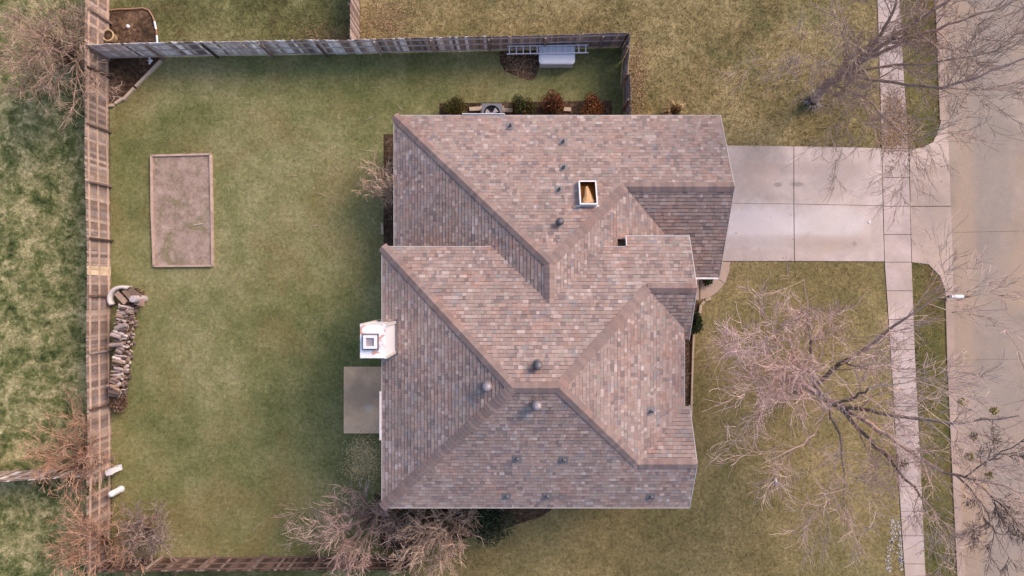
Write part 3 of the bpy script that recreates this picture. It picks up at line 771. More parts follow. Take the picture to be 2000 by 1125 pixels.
A0, A1 = Vector((*G(272, 602), 0)), Vector((*G(250, 770), 0)); ln = (A1 - A0).length; d = (A1 - A0).normalized(); side = Vector((d.y, -d.x, 0))
if side.x > 0: side = -side
cnt = 0
for row in range(8):
    s = 0.0
    while s < ln and cnt < 300:
        top = 1.05 - 0.25 * (s / ln) + 0.12 * math.sin(s * 2.1)
        dm = random.choice((0.06, 0.08, 0.1, 0.12, 0.15, 0.2)); z = 0.07 + row * 0.135
        if z < top:
            o = link('log', random.choice(LOGS), root); cnt += 1
            o.scale = (random.uniform(0.26, 0.56), dm, dm * random.uniform(0.7, 1.0))
            c = A0 + d * s + side * (0.25 + random.uniform(-0.12, 0.12))
            o.location = (c.x, c.y, z + random.uniform(-0.02, 0.02)); o.rotation_euler = (random.uniform(-0.5, 0.5), random.uniform(-0.06, 0.06), math.atan2(d.y, d.x) + math.pi / 2 + random.gauss(0, 0.32))
            j = random.uniform(0.85, 1.12); o.color = (*[v * j for v in random.choice(WOODC)], 1)
        s += dm * 0.95 + 0.01
mb = MB(); mb.bar(A0 + side * 0.25 + Vector((0, 0, 0.4)), A1 + side * 0.25 + Vector((0, 0, 0.3)), 0.34, 0.6); mb.build('stack_core', M['mulch'], root)
# leafy kindling at the low end
def leafy(mb, c, rx, ry, rz, n, cols, size, rnd=random, flat=0.0, hollow=0.0):
    for _ in range(n):
        while True:
            p = Vector((rnd.uniform(-1, 1), rnd.uniform(-1, 1), rnd.uniform(-1, 1)))
            if hollow <= p.length <= 1: break
        q = Vector((c[0] + p.x * rx, c[1] + p.y * ry, max(0.01, c[2] + p.z * rz)))
        a = Vector((rnd.gauss(0, 1), rnd.gauss(0, 1), rnd.gauss(0, 1) * (1 - flat))).normalized(); b2 = a.orthogonal().normalized()
        b2 = (Matrix.Rotation(rnd.uniform(0, 6.28), 3, a) @ b2) if not flat else a.cross(Vector((0, 0, 1)) + Vector((rnd.gauss(0, 0.4), rnd.gauss(0, 0.4), 0))).normalized()
        s = size * rnd.uniform(0.6, 1.4); col = rnd.choice(cols); j = rnd.uniform(0.75, 1.2); col = tuple(v * j for v in col)
        mb.face([q - a * s, q - b2 * s * 0.45, q + a * s, q + b2 * s * 0.45], col)
LEAFB = [lin(112, 86, 68), lin(140, 110, 90), lin(92, 72, 58), lin(158, 132, 114)]
mb = MB(); c = A1 + d * 0.35 + side * 0.25
leafy(mb, (c.x, c.y, 0.28), 0.42, 0.55, 0.3, 1600, LEAFB, 0.05)
mb.build('leaf_heap', M['leaf'], None, label='heap of brown leaves and twigs at the low end of the firewood stack', category='leaf heap')
# tub at the head of the stack
tub = thing('tub', 'white rimmed half sunk tub heaped with brown boards at the top of the firewood stack', 'tub')
c = Vector((*G(250, 583), 0)); mb = MB(); R0 = 0.78; pts = []
n = 16; g0 = len(mb.v)
for i in range(n + 1):
    a = math.radians(62 + 150 * i / n)
    for r, z in ((R0, 0.0), (R0, 0.5), (R0 - 0.17, 0.56), (R0 - 0.17, 0.0)):
        mb.v.append((c.x + r * math.cos(a) * 0.95, c.y + r * math.sin(a) * 0.8, z))
for i in range(n):
    for j in range(4):
        a = g0 + i * 4 + j; b2 = g0 + i * 4 + (j + 1) % 4; mb.f.append((a, b2, b2 + 4, a + 4)); mb.c.append(None)
for e in (0, n): mb.f.append(tuple(g0 + e * 4 + j for j in range(4))); mb.c.append(None)
mb.build('rim', M['trim'], tub, True)
mb = MB(); leafy(mb, (c.x + 0.3, c.y + 0.02, 0.12), 0.62, 0.5, 0.4, 2200, LEAFB, 0.05); mb.build('leaf_fill', M['leaf'], tub)
for i, (q1, q2, wd) in enumerate([((226, 572), (246, 592), 0.24), ((240, 566), (262, 588), 0.2), ((262, 588), (283, 591), 0.34), ((252, 565), (275, 582), 0.26)]):
    mb = MB(); mb.bar((*G(*q1, 0.5), 0.45), (*G(*q2, 0.5), 0.5 + 0.03 * i), wd, 0.05); mb.build('board', M['picket'], tub, color=[lin(168, 144, 128), lin(140, 118, 104), lin(176, 142, 122), lin(128, 106, 92)][i])
mb = MB(); x, y = G(259, 584, 1.0); mb.lathe((x, y, 0.0), [(0.17, 0), (0.165, 0.98), (0.15, 1.02), (0.0, 1.03)], 14, None, False)
mb.build('log_round', M['wood_end'], None, color=lin(186, 172, 172), label='upright grey log round standing at the head of the firewood stack', category='log')

# utility pedestals by the rear fence
p = thing('utility_pedestal', 'square white utility pedestal standing by the gap in the rear fence', 'pedestal', 'white utility pedestals at the rear fence')
x, y = G(233, 913); mb = MB(); mb.box((x, y, 0.4), (0.24, 0.24, 0.8), 0.2); mb.build('post_body', M['white'], p)
mb = MB(); mb.box((x, y, 0.83), (0.28, 0.28, 0.06), 0.2); mb.build('lid', M['white'], p)
mb = MB(); mb.box((x, y, 0.06), (0.27, 0.27, 0.12), 0.2); mb.build('base', M['plastic'], p)
p = thing('utility_pedestal', 'round white domed utility pedestal nearest the bare shrubs by the rear fence', 'pedestal', 'white utility pedestals at the rear fence')
x, y = G(237, 955); mb = MB(); mb.lathe((x, y, 0), [(0.15, 0), (0.15, 0.75), (0.14, 0.84), (0.09, 0.9), (0, 0.92)], 18, None, False); mb.build('post_body', M['white'], p, True)
mb = MB(); mb.lathe((x, y, 0), [(0.17, 0), (0.17, 0.1), (0.152, 0.12)], 18, None, False); mb.build('base', M['plastic'], p)

# deck box and ladder by the north fence
p = thing('storage_box', 'pale plastic deck storage box standing below the ladder at the north fence', 'storage box')
x0, _ = G(1054, 0); x1, _ = G(1118, 0); xc = (x0 + x1) / 2; yf = G(0, 133)[1]
mb = MB(); mb.prism([(x0, yf), (x1, yf), (x1 + 0.03, yf + 0.75), (x0 - 0.03, yf + 0.75)], 0.02, 0.6); bd = mb.build('body', M['plastic'], p)
for k in range(1, 4):
    mb = MB(); mb.box((x0 + (x1 - x0) * k / 4, yf - 0.008, 0.3), (0.015, 0.014, 0.5)); mb.build('panel_rib', M['plastic'], bd)
mb = MB(); r = 0.16; P = []
for cx, cy, a0 in ((x1 + 0.06 - r, yf - 0.03 + r, -90), (x1 + 0.06, yf + 0.8, 0), (x0 - 0.06, yf + 0.8, 180), (x0 - 0.06 + r, yf - 0.03 + r, 180)):
    if a0 in (-90, 180) and cy < yf + 0.5:
        for t_ in range(0, 91, 15): a = math.radians(a0 + t_); P.append((cx + r * math.cos(a), cy + r * math.sin(a)))
    else: P.append((cx, cy))
mb.prism(P, 0.601, 0.68); mb.prism([(xc + (a - xc) * 0.93, yf + 0.38 + (b2 - yf - 0.38) * 0.9) for a, b2 in P], 0.68, 0.705); mb.build('lid', M['plastic'], p)
p = thing('ladder', 'aluminium ladder lying level across the storage box along the north fence', 'ladder')
za = 0.76; xa = G(990, 0, za)[0]; xb = G(1149, 0, za)[0]; ya = G(0, 103.5, za)[1]; yb = G(0, 88.5, za)[1]
for yy, dx in ((ya, 0), (yb, 0)):
    mb = MB(); mb.bar((xa, yy - 0.05, za), (xb, yy, za + 0.03), 0.035, 0.08); mb.build('rail', M['alu'], p)
for k in range(12):
    xx = xa + 0.12 + (xb - xa - 0.24) * k / 11; tt = (xx - xa) / (xb - xa); mb = MB()
    mb.bar((xx, ya - 0.05 * (1 - tt) + 0.018, za + 0.03 * tt), (xx, yb - 0.05 * (1 - tt) - 0.018, za + 0.03 * tt), 0.045, 0.03); mb.build('rung', M['alu'], p)

# air conditioner
p = thing('air_conditioner', 'grey outdoor air conditioning unit with round fan on top by the house wall', 'air conditioner')
x0, x1 = G(941, 0, 0.85)[0], G(980, 0, 0.85)[0]; y1 = G(0, 202, 0.85)[1]; y0 = y1 - (x1 - x0); xc, yc = (x0 + x1) / 2, (y0 + y1) / 2; R = 0.385
mb = MB(); mb.prism([(x0, y0), (x1, y0), (x1, y1), (x0, y1)], 0.08, 0.78); cb = mb.build('cabinet', M['ac'], p)
mb = MB(); n = 32; g0 = len(mb.v)
for i in range(n):
    a = 2 * math.pi * i / n; ca, sa = math.cos(a), math.sin(a); k = (x1 - x0) / 2 / max(abs(ca), abs(sa))
    mb.v += [(xc + ca * k, yc + sa * k, 0.86), (xc + ca * R, yc + sa * R, 0.86), (xc + ca * k, yc + sa * k, 0.781), (xc + ca * R, yc + sa * R, 0.79)]
for i in range(n):
    a = g0 + i * 4; b2 = g0 + ((i + 1) % n) * 4
    mb.f += [(a, b2, b2 + 1, a + 1), (a + 2, b2 + 2, b2, a), (a + 1, b2 + 1, b2 + 3, a + 3)]; mb.c += [None] * 3
mb.build('top_panel', M['ac'], p)
mb = MB(); mb.lathe((xc, yc, 0.783), [(0.38, 0.0), (0.0, 0.001)], 28, None, False); mb.build('fan_well', M['dark'], p)
fan = MB(); fan.lathe((xc, yc, 0.79), [(0.07, 0), (0.07, 0.05), (0.0, 0.06)], 14, None, False); fo = fan.build('fan_hub', M['lead'], p)
for a in (38, 158, 278):
    mb = MB(); P = []
    for aa, r in ((a - 24, 0.09), (a - 22, 0.33), (a + 22, 0.33), (a + 20, 0.09)):
        P.append((xc + r * math.cos(math.radians(aa)), yc + r * math.sin(math.radians(aa))))
    mb.prism(P, 0.80, 0.815); mb.build('fan_blade', M['metal'], fo)
mb = MB(); mb.box((xc, yc, 0.045), (1.15, 1.15, 0.07)); mb.build('pad', M['kerb'], p)

# stone edgings
def edging(label, path, wd=0.1, ht=0.14, mat='stone'):
    root = thing('edging', label, 'edging', 'pale stone edgings around planting beds')
    for a, b_ in path:
        mb = MB(); mb.bar((*G(*a), ht / 2 - 0.01), (*G(*b_), ht / 2 - 0.01), wd, ht); mb.build('edging_stone', M[mat], root)
edging('pale stone edging around the corner bed below the rear fence', [((317, 119), (267, 170)), ((264, 173), (243, 195)), ((242, 193), (227, 203)), ((225, 206), (213, 207))], 0.13)
edging('curved white edging stones at the end of the front walk', [((1387, 582.5), (1377, 586)), ((1375, 588), (1369, 594)), ((1368, 595), (1365.5, 611))], 0.12)
edging('long white edging line along the front planting bed', [((1354, 652), (1352, 700)), ((1352, 701), (1350.5, 760)), ((1350.5, 761), (1349, 812)), ((1349, 814), (1346, 858))], 0.08)
edging('short white edging piece below the small tree at the west wall', [((747, 436), (748, 458))], 0.1)
edging('concrete strips either side of the air conditioner', [((917, 214), (940, 213)), ((981, 216), (1001, 216)), ((1100, 214), (1115, 215))], 0.18)

# hose, pot and little things in the far corner bed
mb = MB()
hp = [(213, 24), (216, 21), (232, 19), (258, 18.5), (280, 16.5), (292, 21), (299, 32), (303, 43)]
mb.tube([Vector((*G(*q), 0.06)) for q in hp], [0.035] * len(hp), 7, lin(164, 124, 100))
hp2 = [(303, 43), (306, 58)]; mb.tube([Vector((*G(*q), 0.06)) for q in hp2], [0.045] * 2, 7, lin(226, 226, 228))
mb.tube([Vector((*G(*q), 0.06)) for q in [(306, 58), (307.5, 70)]], [0.036] * 2, 7, lin(160, 110, 88))
mb.tube([Vector((*G(*q), 0.06)) for q in [(307.5, 70), (309, 90)]], [0.045] * 2, 7, lin(214, 222, 230))
mb.build('bed_edging', tinted('hose_rubber', 'col', 0.6), None, label='curved orange and white tube edging a dark bed beyond the north fence', category='edging')
p = thing('flower_pot', 'tan round flower pot in the corner behind the north fence', 'pot')
x, y = G(222, 76); mb = MB(); mb.lathe((x, y, 0), [(0.19, 0), (0.26, 0.42), (0.29, 0.44), (0.29, 0.5), (0.235, 0.5), (0.225, 0.4)], 22, None, False); mb.build('pot_wall', M['terracotta'], p, True)
mb = MB(); mb.lathe((x, y, 0.41), [(0.23, 0), (0, 0.02)], 22, None, False); mb.build('soil', M['mulch'], p)
mb = MB(); x, y = G(252, 53); mb.lathe((x, y, 0), [(0.0, 0.0), (0.07, 0.03), (0.09, 0.09), (0.07, 0.15), (0, 0.18)], 14, None, False)
mb.build('ball', M['white'], None, True, label='small white ball on the dark bed beyond the north fence', category='ball')
p = thing('garden_bird', 'small white bird ornament in the corner bed under the fence', 'ornament'); c = Vector((*G(297, 121), 0.0))
mb = MB(); mb.tube([c + Vector((-0.16, 0.03, 0.1)), c + Vector((-0.06, 0.01, 0.14)), c + Vector((0.04, 0, 0.16)), c + Vector((0.1, 0, 0.22)), c + Vector((0.15, 0, 0.22))], [0.02, 0.06, 0.07, 0.045, 0.015], 8); mb.build('body', M['white'], p, True)
for s in (-1, 1):
    mb = MB(); mb.prism([(c.x - 0.05, c.y + s * 0.05), (c.x + 0.06, c.y + s * 0.05), (c.x - 0.02, c.y + s * 0.17), (c.x - 0.09, c.y + s * 0.15)], 0.15, 0.165); mb.build('wing', M['white'], p)

# mailbox, newspaper, litter on the drive
p = thing('mailbox', 'white mailbox on a dark post at the kerb just below the drive', 'mailbox')
x, y = G(1852, 579); mb = MB(); mb.bar((x, y, 0), (x, y, 1.0), 0.1, 0.1); mb.bar((x, y, 0.98), (x + 0.35, y, 0.98), 0.09, 0.06); mb.build('post', M['picket'], p, color=lin(92, 76, 66))
xm = G(1868, 579, 1.1)[0]; mb = MB(); n = 10; g0 = 0; prof = [(-0.09, 0), (-0.09, 0.12)] + [(-0.09 * math.cos(math.pi * i / n), 0.12 + 0.09 * math.sin(math.pi * i / n)) for i in range(1, n)] + [(0.09, 0.12), (0.09, 0)]
for xx in (xm - 0.27, xm + 0.27): mb.v += [(xx, y + a, 1.0 + b2) for a, b2 in prof]
k = len(prof); mb.f += [tuple(range(k)), tuple(range(2 * k - 1, k - 1, -1))] + [(i, i + k, (i + 1) % k + k, (i + 1) % k) for i in range(k)]; mb.c += [None] * (k + 2)
bx = mb.build('box', M['white'], p); mb = MB(); mb.box((xm + 0.285, y, 1.1), (0.02, 0.17, 0.19)); mb.build('door', M['white'], p)
mb = MB(); mb.box((xm, y - 0.1, 1.16), (0.14, 0.015, 0.05)); mb.build('flag', plain('red_flag', lin(150, 40, 36), 0.5), p)
mb = MB(); mb.tube([Vector((*G(1513, 934), 0.05)), Vector((*G(1517, 948), 0.05))], [0.06, 0.06], 10)
mb.build('newspaper', M['white'], None, True, label='rolled white newspaper lying alone on the front lawn', category='newspaper')
mb = MB(); x, y = G(1697, 434); mb.lathe((x, y, 0.035), [(0.055, 0), (0.06, 0.02), (0.05, 0.035), (0, 0.036)], 14, None, False)
mb.build('cup_lid', M['white'], None, label='small white cup lid lying on the concrete drive', category='lid')
# white rubble scattered beside the lower sidewalk
mb = MB()
for _ in range(420):
    py = random.uniform(1015, 1116); px = at(LE, py) - abs(random.gauss(0, 4)) - 2
    if random.random() < 0.5: px = at(LE, py) - 23 + 7 * math.sin(py * 0.05) + random.gauss(0, 3)
    x, y = G(px, py); s = random.choice((0.008, 0.012, 0.016, 0.02, 0.03, 0.055)); k = 5; a0 = random.uniform(0, 6)
    mb.prism([(x + s * math.cos(a0 + 2 * math.pi * i / k) * random.uniform(0.6, 1.1), y + s * math.sin(a0 + 2 * math.pi * i / k) * random.uniform(0.6, 1.1)) for i in range(k)], -0.005, s * 0.5)
mb.build('white_rubble', plain('chalky_stone', lin(186, 176, 172), 0.9, 0, 0.15), kind='stuff', label='scatter of white rubble beside the lower sidewalk', category='rubble')

# ------------------------------------------------------------------ bare trees
class Tree:
    def __init__(self, seed, cols, trunk_cols):
        self.r = random.Random(seed); self.crown = MB(); self.trunk = MB(); self.cols = cols; self.tc = trunk_cols
    def grow(self, p, d, L, r0, level, twig_levels, wob=0.22, lift=0.05, kids=(5, 8), spread=0.75, shrink=0.6):
        r = self.r; n = 5 if level else 6; pts = [p.copy()]; rad = [r0]; d = d.normalized(); q = p.copy()
        for i in range(n):
            d = (d + Vector((r.gauss(0, wob), r.gauss(0, wob), r.gauss(0, wob) + lift))).normalized()
            q = q + d * (L / n); pts.append(q.copy()); rad.append(max(0.007, r0 * (1 - 0.75 * (i + 1) / n)))
        self.tubeit(pts, rad, level)
        if level < twig_levels: self.kids(pts, rad, L, level, twig_levels, wob, lift, kids, spread, shrink)
    def tubeit(self, pts, rad, level):
        col = self.r.choice(self.cols if rad[0] < 0.05 else self.tc + self.cols[:1]); j = self.r.uniform(0.85, 1.15)
        (self.crown if rad[0] < 0.09 else self.trunk).tube(pts, rad, 6 if rad[0] > 0.05 else (4 if rad[0] > 0.02 else 3), tuple(v * j for v in col), False)
    def kids(self, pts, rad, L, level, twig_levels, wob, lift, kids, spread, shrink):
        r = self.r
        for _ in range(r.randint(*kids)):
            t = r.uniform(0.2, 1.0) * (len(pts) - 1); i = min(int(t), len(pts) - 2); f = t - i
            p = pts[i].lerp(pts[i + 1], f); dd = (pts[i + 1] - pts[i]).normalized()
            ax = dd.orthogonal().normalized(); ax = Matrix.Rotation(r.uniform(0, 6.283), 3, dd) @ ax
            nd = (dd * math.cos(spread) + ax * math.sin(spread) * r.uniform(0.6, 1.3)).normalized()
            rr = (rad[i] + (rad[i + 1] - rad[i]) * f) * r.uniform(0.45, 0.7)
            self.grow(p, nd, L * shrink * r.uniform(0.65, 1.15), max(0.010, rr), level + 1, twig_levels, wob, lift, kids, spread, shrink)
    def limb(self, path, r0, r1, twig_levels=3, kids=(8, 11), kidL=0.42, **kw):
        pts = []
        P = [G3(*q) for q in path]
        for a, b_ in zip(P, P[1:]):
            for i in range(4): pts.append(a.lerp(b_, i / 4) + Vector([self.r.gauss(0, 0.035) for _ in range(3)]))
        r0, r1 = r0 * 0.78, r1 * 0.7
        pts.append(P[-1]); n = len(pts); rad = [r0 + (r1 - r0) * i / (n - 1) for i in range(n)]
        for i0 in range(0, n - 1, 4):
            self.tubeit(pts[i0:i0 + 5], rad[i0:i0 + 5], 0)
        L = sum((b_ - a).length for a, b_ in zip(P, P[1:]))
        k = dict(wob=0.15, lift=0.03, kids=(5, 8), spread=0.62, shrink=0.6); k.update(kw)
        r = self.r
        for _ in range(r.randint(*kids)):
            t = r.uniform(0.18, 1.0) * (n - 1); i = min(int(t), n - 2)
            p = pts[i].lerp(pts[i + 1], t - i); dd = (pts[i + 1] - pts[i]).normalized(); ax = Matrix.Rotation(r.uniform(0, 6.283), 3, dd) @ dd.orthogonal().normalized()
            self.grow(p, (dd * 0.75 + ax * r.uniform(0.5, 1.0)), L * kidL * r.uniform(0.6, 1.15), max(0.016, rad[i] * r.uniform(0.35, 0.6)), 1, twig_levels, **k)
    def done(self, label, category='tree', group=None, name='bare_tree'):
        root = thing(name, label, category, group)
        if self.trunk.v: self.trunk.build('trunk', M['bark'], root, True)
        self.crown.build('crown', M['bark'], root)
        return root

TWIG = [lin(196, 166, 154), lin(178, 150, 138), lin(208, 182, 166), lin(164, 140, 126), lin(202, 172, 164)]
LIMB = [lin(136, 118, 110), lin(150, 130, 122), lin(116, 102, 94)]

T = Tree(3, TWIG, LIMB)
T.limb([(1566, 752, 0), (1580, 760, 0.9), (1606, 772, 2.0), (1634, 790, 3.2)], 0.26, 0.19, 1, (0, 0))
T.limb([(1582, 756, 1.4), (1586, 690, 2.6), (1580, 620, 4.0), (1570, 545, 5.4)], 0.11, 0.03, 3, (10, 13), 0.34)
T.limb([(1590, 754, 1.6), (1640, 712, 3.4), (1692, 682, 4.8), (1770, 620, 6.4), (1860, 560, 7.6)], 0.15, 0.03, 3, (12, 15), 0.32)
T.limb([(1634, 790, 3.2), (1720, 806, 5.0), (1850, 828, 7.0), (1990, 812, 8.6)], 0.14, 0.03, 3, (12, 15), 0.34)
T.limb([(1634, 790, 3.2), (1690, 822, 4.2), (1745, 858, 5.2), (1840, 920, 6.6), (1910, 938, 7.6), (2020, 965, 9)], 0.15, 0.04, 3, (13, 16), 0.32)
T.limb([(1634, 792, 3.1), (1690, 850, 4.2), (1738, 900, 5.2), (1800, 970, 6.4), (1870, 1050, 7.4)], 0.13, 0.03, 3, (12, 15), 0.34)
T.limb([(1610, 776, 2.4), (1640, 850, 3.4), (1650, 940, 4.6), (1640, 1040, 5.8)], 0.09, 0.02, 3, (11, 14), 0.36)
T.cols = [lin(212, 180, 172), lin(196, 164, 156), lin(222, 194, 184), lin(174, 146, 138)]
T.limb([(1606, 772, 2.2), (1578, 722, 4.2), (1538, 684, 5.4), (1480, 640, 6.2)], 0.1, 0.018, 3, (17, 20), 0.33)
T.limb([(1600, 770, 2.2), (1566, 748, 4.4), (1515, 728, 5.6), (1460, 702, 6.2)], 0.09, 0.018, 3, (16, 19), 0.32)
T.limb([(1610, 776, 2.4), (1582, 780, 4.4), (1535, 778, 5.4), (1485, 770, 6.0)], 0.08, 0.018, 3, (12, 15), 0.3)
T.cols = [lin(112, 98, 92), lin(96, 84, 80), lin(130, 114, 106)]
T.limb([(1868, 926, 7.0), (1920, 985, 7.8), (1950, 1055, 8.4)], 0.05, 0.015, 3, (7, 9), 0.36)
T.limb([(1895, 934, 7.4), (1955, 985, 8.3), (2010, 1040, 9)], 0.05, 0.02, 3, (7, 9), 0.36)
T.limb([(1880, 930, 7.2), (1940, 895, 8.2), (2010, 850, 9)], 0.045, 0.02, 3, (7, 9), 0.34)
T.cols = TWIG
T.limb([(1634, 790, 3.2), (1660, 780, 5.6), (1700, 760, 7.8), (1790, 740, 9.4)], 0.1, 0.02, 3, (10, 13), 0.36)
T.limb([(1620, 785, 2.8), (1590, 850, 4.4), (1540, 880, 5.2), (1490, 905, 5.8)], 0.06, 0.015, 3, (8, 10), 0.36)
tr = T.done('large spreading bare tree on the front lawn beside the sidewalk', 'tree', 'bare street side trees')
for px, py, z in [(1880, 785, 7), (1942, 803, 8), (1903, 852, 7.4), (1893, 893, 7.2), (1822, 786, 6), (1932, 930, 7.8), (1766, 905, 5.6)]:
    c = G3(px, py, z); mb = MB(); leafy(mb, c, 0.16, 0.16, 0.14, 60, [lin(138, 128, 66), lin(152, 138, 80), lin(118, 112, 60)], 0.06); mb.build('mistletoe', M['leaf'], tr)

T = Tree(8, [lin(168, 142, 130), lin(184, 156, 142), lin(150, 130, 120), lin(198, 172, 152)], [lin(176, 154, 146), lin(156, 136, 128)])
T.limb([(1585, 198, 0), (1606, 176, 1.2), (1640, 148, 2.6), (1680, 120, 3.8)], 0.34, 0.24, 1, (0, 0))
T.limb([(1680, 120, 3.8), (1720, 70, 5.4), (1750, 10, 7.0), (1770, -60, 8.2)], 0.12, 0.03, 3, (12, 15), 0.34)
T.limb([(1680, 120, 3.8), (1750, 70, 5.6), (1830, 15, 7.4), (1920, -40, 9)], 0.14, 0.03, 3, (13, 16), 0.34)
T.limb([(1680, 122, 3.7), (1780, 75, 5.8), (1880, 40, 7.6), (2010, -10, 9.4)], 0.12, 0.03, 3, (12, 15), 0.32)
T.limb([(1640, 148, 2.6), (1720, 130, 4.4), (1830, 125, 6.4), (1950, 100, 8.2)], 0.10, 0.02, 3, (12, 15), 0.34)
T.limb([(1640, 148, 2.6), (1720, 158, 4.2), (1840, 172, 6.4), (1910, 150, 7.4), (2020, 108, 8.8)], 0.1, 0.05, 3, (11, 14), 0.32)
T.limb([(1622, 162, 2.0), (1690, 195, 3.6), (1745, 245, 5.0), (1790, 300, 6.0)], 0.08, 0.02, 3, (10, 13), 0.36)
T.limb([(1622, 162, 2.0), (1650, 120, 4.4), (1660, 70, 6.2), (1640, 20, 7.4)], 0.08, 0.02, 3, (9, 12), 0.34)
T.limb([(1606, 176, 1.2), (1640, 190, 3.4), (1660, 230, 4.4), (1640, 290, 5.0)], 0.05, 0.012, 3, (7, 9), 0.34)
T.limb([(1606, 176, 1.2), (1612, 150, 3.6), (1580, 130, 5.0), (1540, 115, 6.0)], 0.05, 0.012, 3, (7, 9), 0.34)
T.limb([(1600, 182, 0.9), (1608, 182, 2.2), (1630, 172, 3.2)], 0.05, 0.012, 3, (8, 10), 0.4)
T.limb([(1612, 170, 1.6), (1640, 160, 3.2), (1670, 160, 4.2)], 0.05, 0.012, 3, (9, 11), 0.4)
T.limb([(1630, 156, 2.2), (1650, 128, 3.6), (1680, 96, 4.8)], 0.06, 0.012, 3, (10, 12), 0.4)
T.done('leaning bare tree on the side lawn with branches over the street corner', 'tree', 'bare street side trees')
# spiky plant at the foot of that tree
def spiky(name, px, py, n, Ls, col, label, cat, up=0.5):
    root = thing(name, label, cat); mb = MB(); c = G3(px, py, 0.03); r = random.Random(px)
    for i in range(n):
        a = r.uniform(0, 6.283); L = Ls * r.uniform(0.6, 1.15); d1 = Vector((math.cos(a), math.sin(a), 0)); s = Vector((-d1.y, d1.x, 0)) * 0.022 * r.uniform(0.7, 1.5)
        e = r.uniform(up * 0.5, up * 1.7); p1 = c + d1 * L * 0.5 + Vector((0, 0, L * e)); p2 = c + d1 * L + Vector((0, 0, L * e * 0.75)); p0 = c + d1 * 0.04
        j = r.uniform(0.75, 1.2); cc = tuple(v * j for v in r.choice(col))
        mb.face([p0 - s, p0 + s, p1 + s * 1.1, p1 - s * 1.1], cc); mb.face([p1 - s * 1.1, p1 + s * 1.1, p2], cc)
    mb.build('leaf_blades', M['leaf'], root)
spiky('spiky_plant', 1584, 200, 70, 0.62, [lin(150, 140, 136), lin(128, 116, 112), lin(112, 112, 84)], 'grey spiky plant around the foot of the leaning bare tree', 'plant', 0.4)
spiky('grass_clump', 1312, 222, 160, 0.6, [lin(172, 144, 104), lin(150, 124, 88), lin(96, 84, 52)], 'dry tan grass clump against the garage wall', 'plant', 0.7)

def bush_tree(seed, base, top, R, label, cols, n=26, levels=3, r0=0.05, group='bare shrubs and small trees round the yards', name='bare_shrub', cat='shrub', stems=None, kids=(5, 8), Lf=0.5):
    """many stemmed bare shrub: stems fan out from the base to points over a dome"""
    T = Tree(seed, cols, [tuple(v * 0.75 for v in c) for c in cols]); r = T.r
    b = G3(*base); t_ = G3(*top)
    ph = [r.uniform(0, 6.283) for _ in range(3)]; n = int(n * 0.8)
    for i in range(n):
        a = 2 * math.pi * i / n + r.uniform(-0.3, 0.3); q = R * math.sqrt(r.uniform(0.05, 1.0)) * (0.95 + 0.22 * math.sin(2 * a + ph[0]) + 0.16 * math.sin(3 * a + ph[1]) + 0.14 * math.sin(5 * a + ph[2]))
        e = Vector((t_.x + q * math.cos(a), t_.y + q * math.sin(a), t_.z * max(0.25, 1 - 0.5 * (q / R) ** 2) * r.uniform(0.85, 1.05)))
        s = b + Vector((r.uniform(-0.15, 0.15), r.uniform(-0.15, 0.15), 0)); m_ = s.lerp(e, 0.5) + Vector((r.gauss(0, 0.1), r.gauss(0, 0.1), 0.25))
        pts = [s, s.lerp(m_, 0.5) + Vector((r.gauss(0, .04), r.gauss(0, .04), 0.08)), m_, m_.lerp(e, 0.5) + Vector((r.gauss(0, .07), r.gauss(0, .07), 0.05)), e]
        rad = [r0, r0 * 0.8, r0 * 0.6, r0 * 0.4, r0 * 0.15]; T.tubeit(pts, rad, 0)
        L = (e - s).length
        T.kids(pts[1:], rad[1:], L * Lf, 1, levels, 0.18, 0.03, kids, 0.6, 0.55)
    if not T.trunk.v: T.trunk.tube([b - Vector((0, 0, 0.05)), b + Vector((0, 0, 0.35))], [r0 * 2.2, r0 * 1.6], 8, tuple(v * 0.7 for v in cols[0]), True)
    return T.done(label, cat, group, name)
PK = [lin(196, 162, 150), lin(176, 144, 132), lin(210, 180, 164), lin(152, 126, 114)]
OR = [lin(194, 148, 120), lin(178, 136, 110), lin(206, 164, 138), lin(158, 122, 100)]
GB = [lin(168, 144, 132), lin(150, 128, 114), lin(184, 160, 146), lin(128, 108, 96)]
bush_tree(21, (735, 1000, 0), (672, 1055, 3.6), 2.35, 'dense pinkish bare shrub left of the house corner over the bottom fence', PK, 44)
bush_tree(22, (872, 1015, 0), (850, 1075, 3.6), 2.3, 'dense tan bare shrub below the house on the right of the short fence', [lin(200, 170, 148), lin(182, 152, 132), lin(212, 186, 164), lin(156, 132, 114)], 44)
bush_tree(23, (772, 1010, 0), (775, 1040, 2.2), 0.9, 'small bare shrub between the two big ones by the house corner', GB, 16)
bush_tree(24, (290, 1030, 0), (275, 1045, 2.2), 1.75, 'tangled grey brown bare shrub in the bottom corner of the back lawn', GB, 40)
bush_tree(25, (205, 1050, 0), (140, 1075, 3.4), 2.0, 'orange brown bare tree leaning over the bottom end of the rear fence', OR, 34)
bush_tree(26, (170, 890, 0), (102, 903, 3.2), 2.1, 'orange tinted bare shrub outside the rear fence beside the crossing fence', OR, 42)
bush_tree(27, (150, 110, 0), (45, 80, 4.6), 2.4, 'large brown bare shrub outside the rear fence in the far upper corner', [lin(178, 148, 128), lin(160, 132, 114), lin(192, 164, 146), lin(136, 112, 96)], 60)
bush_tree(28, (765, 392, 0), (742, 345, 2.6), 1.15, 'small pale branching tree at the west wall beside the dark bed', [lin(212, 180, 152), lin(196, 164, 138), lin(222, 194, 170)], 26, 3, 0.05, kids=(5, 8), Lf=0.5, name='small_bare_tree', cat='tree')

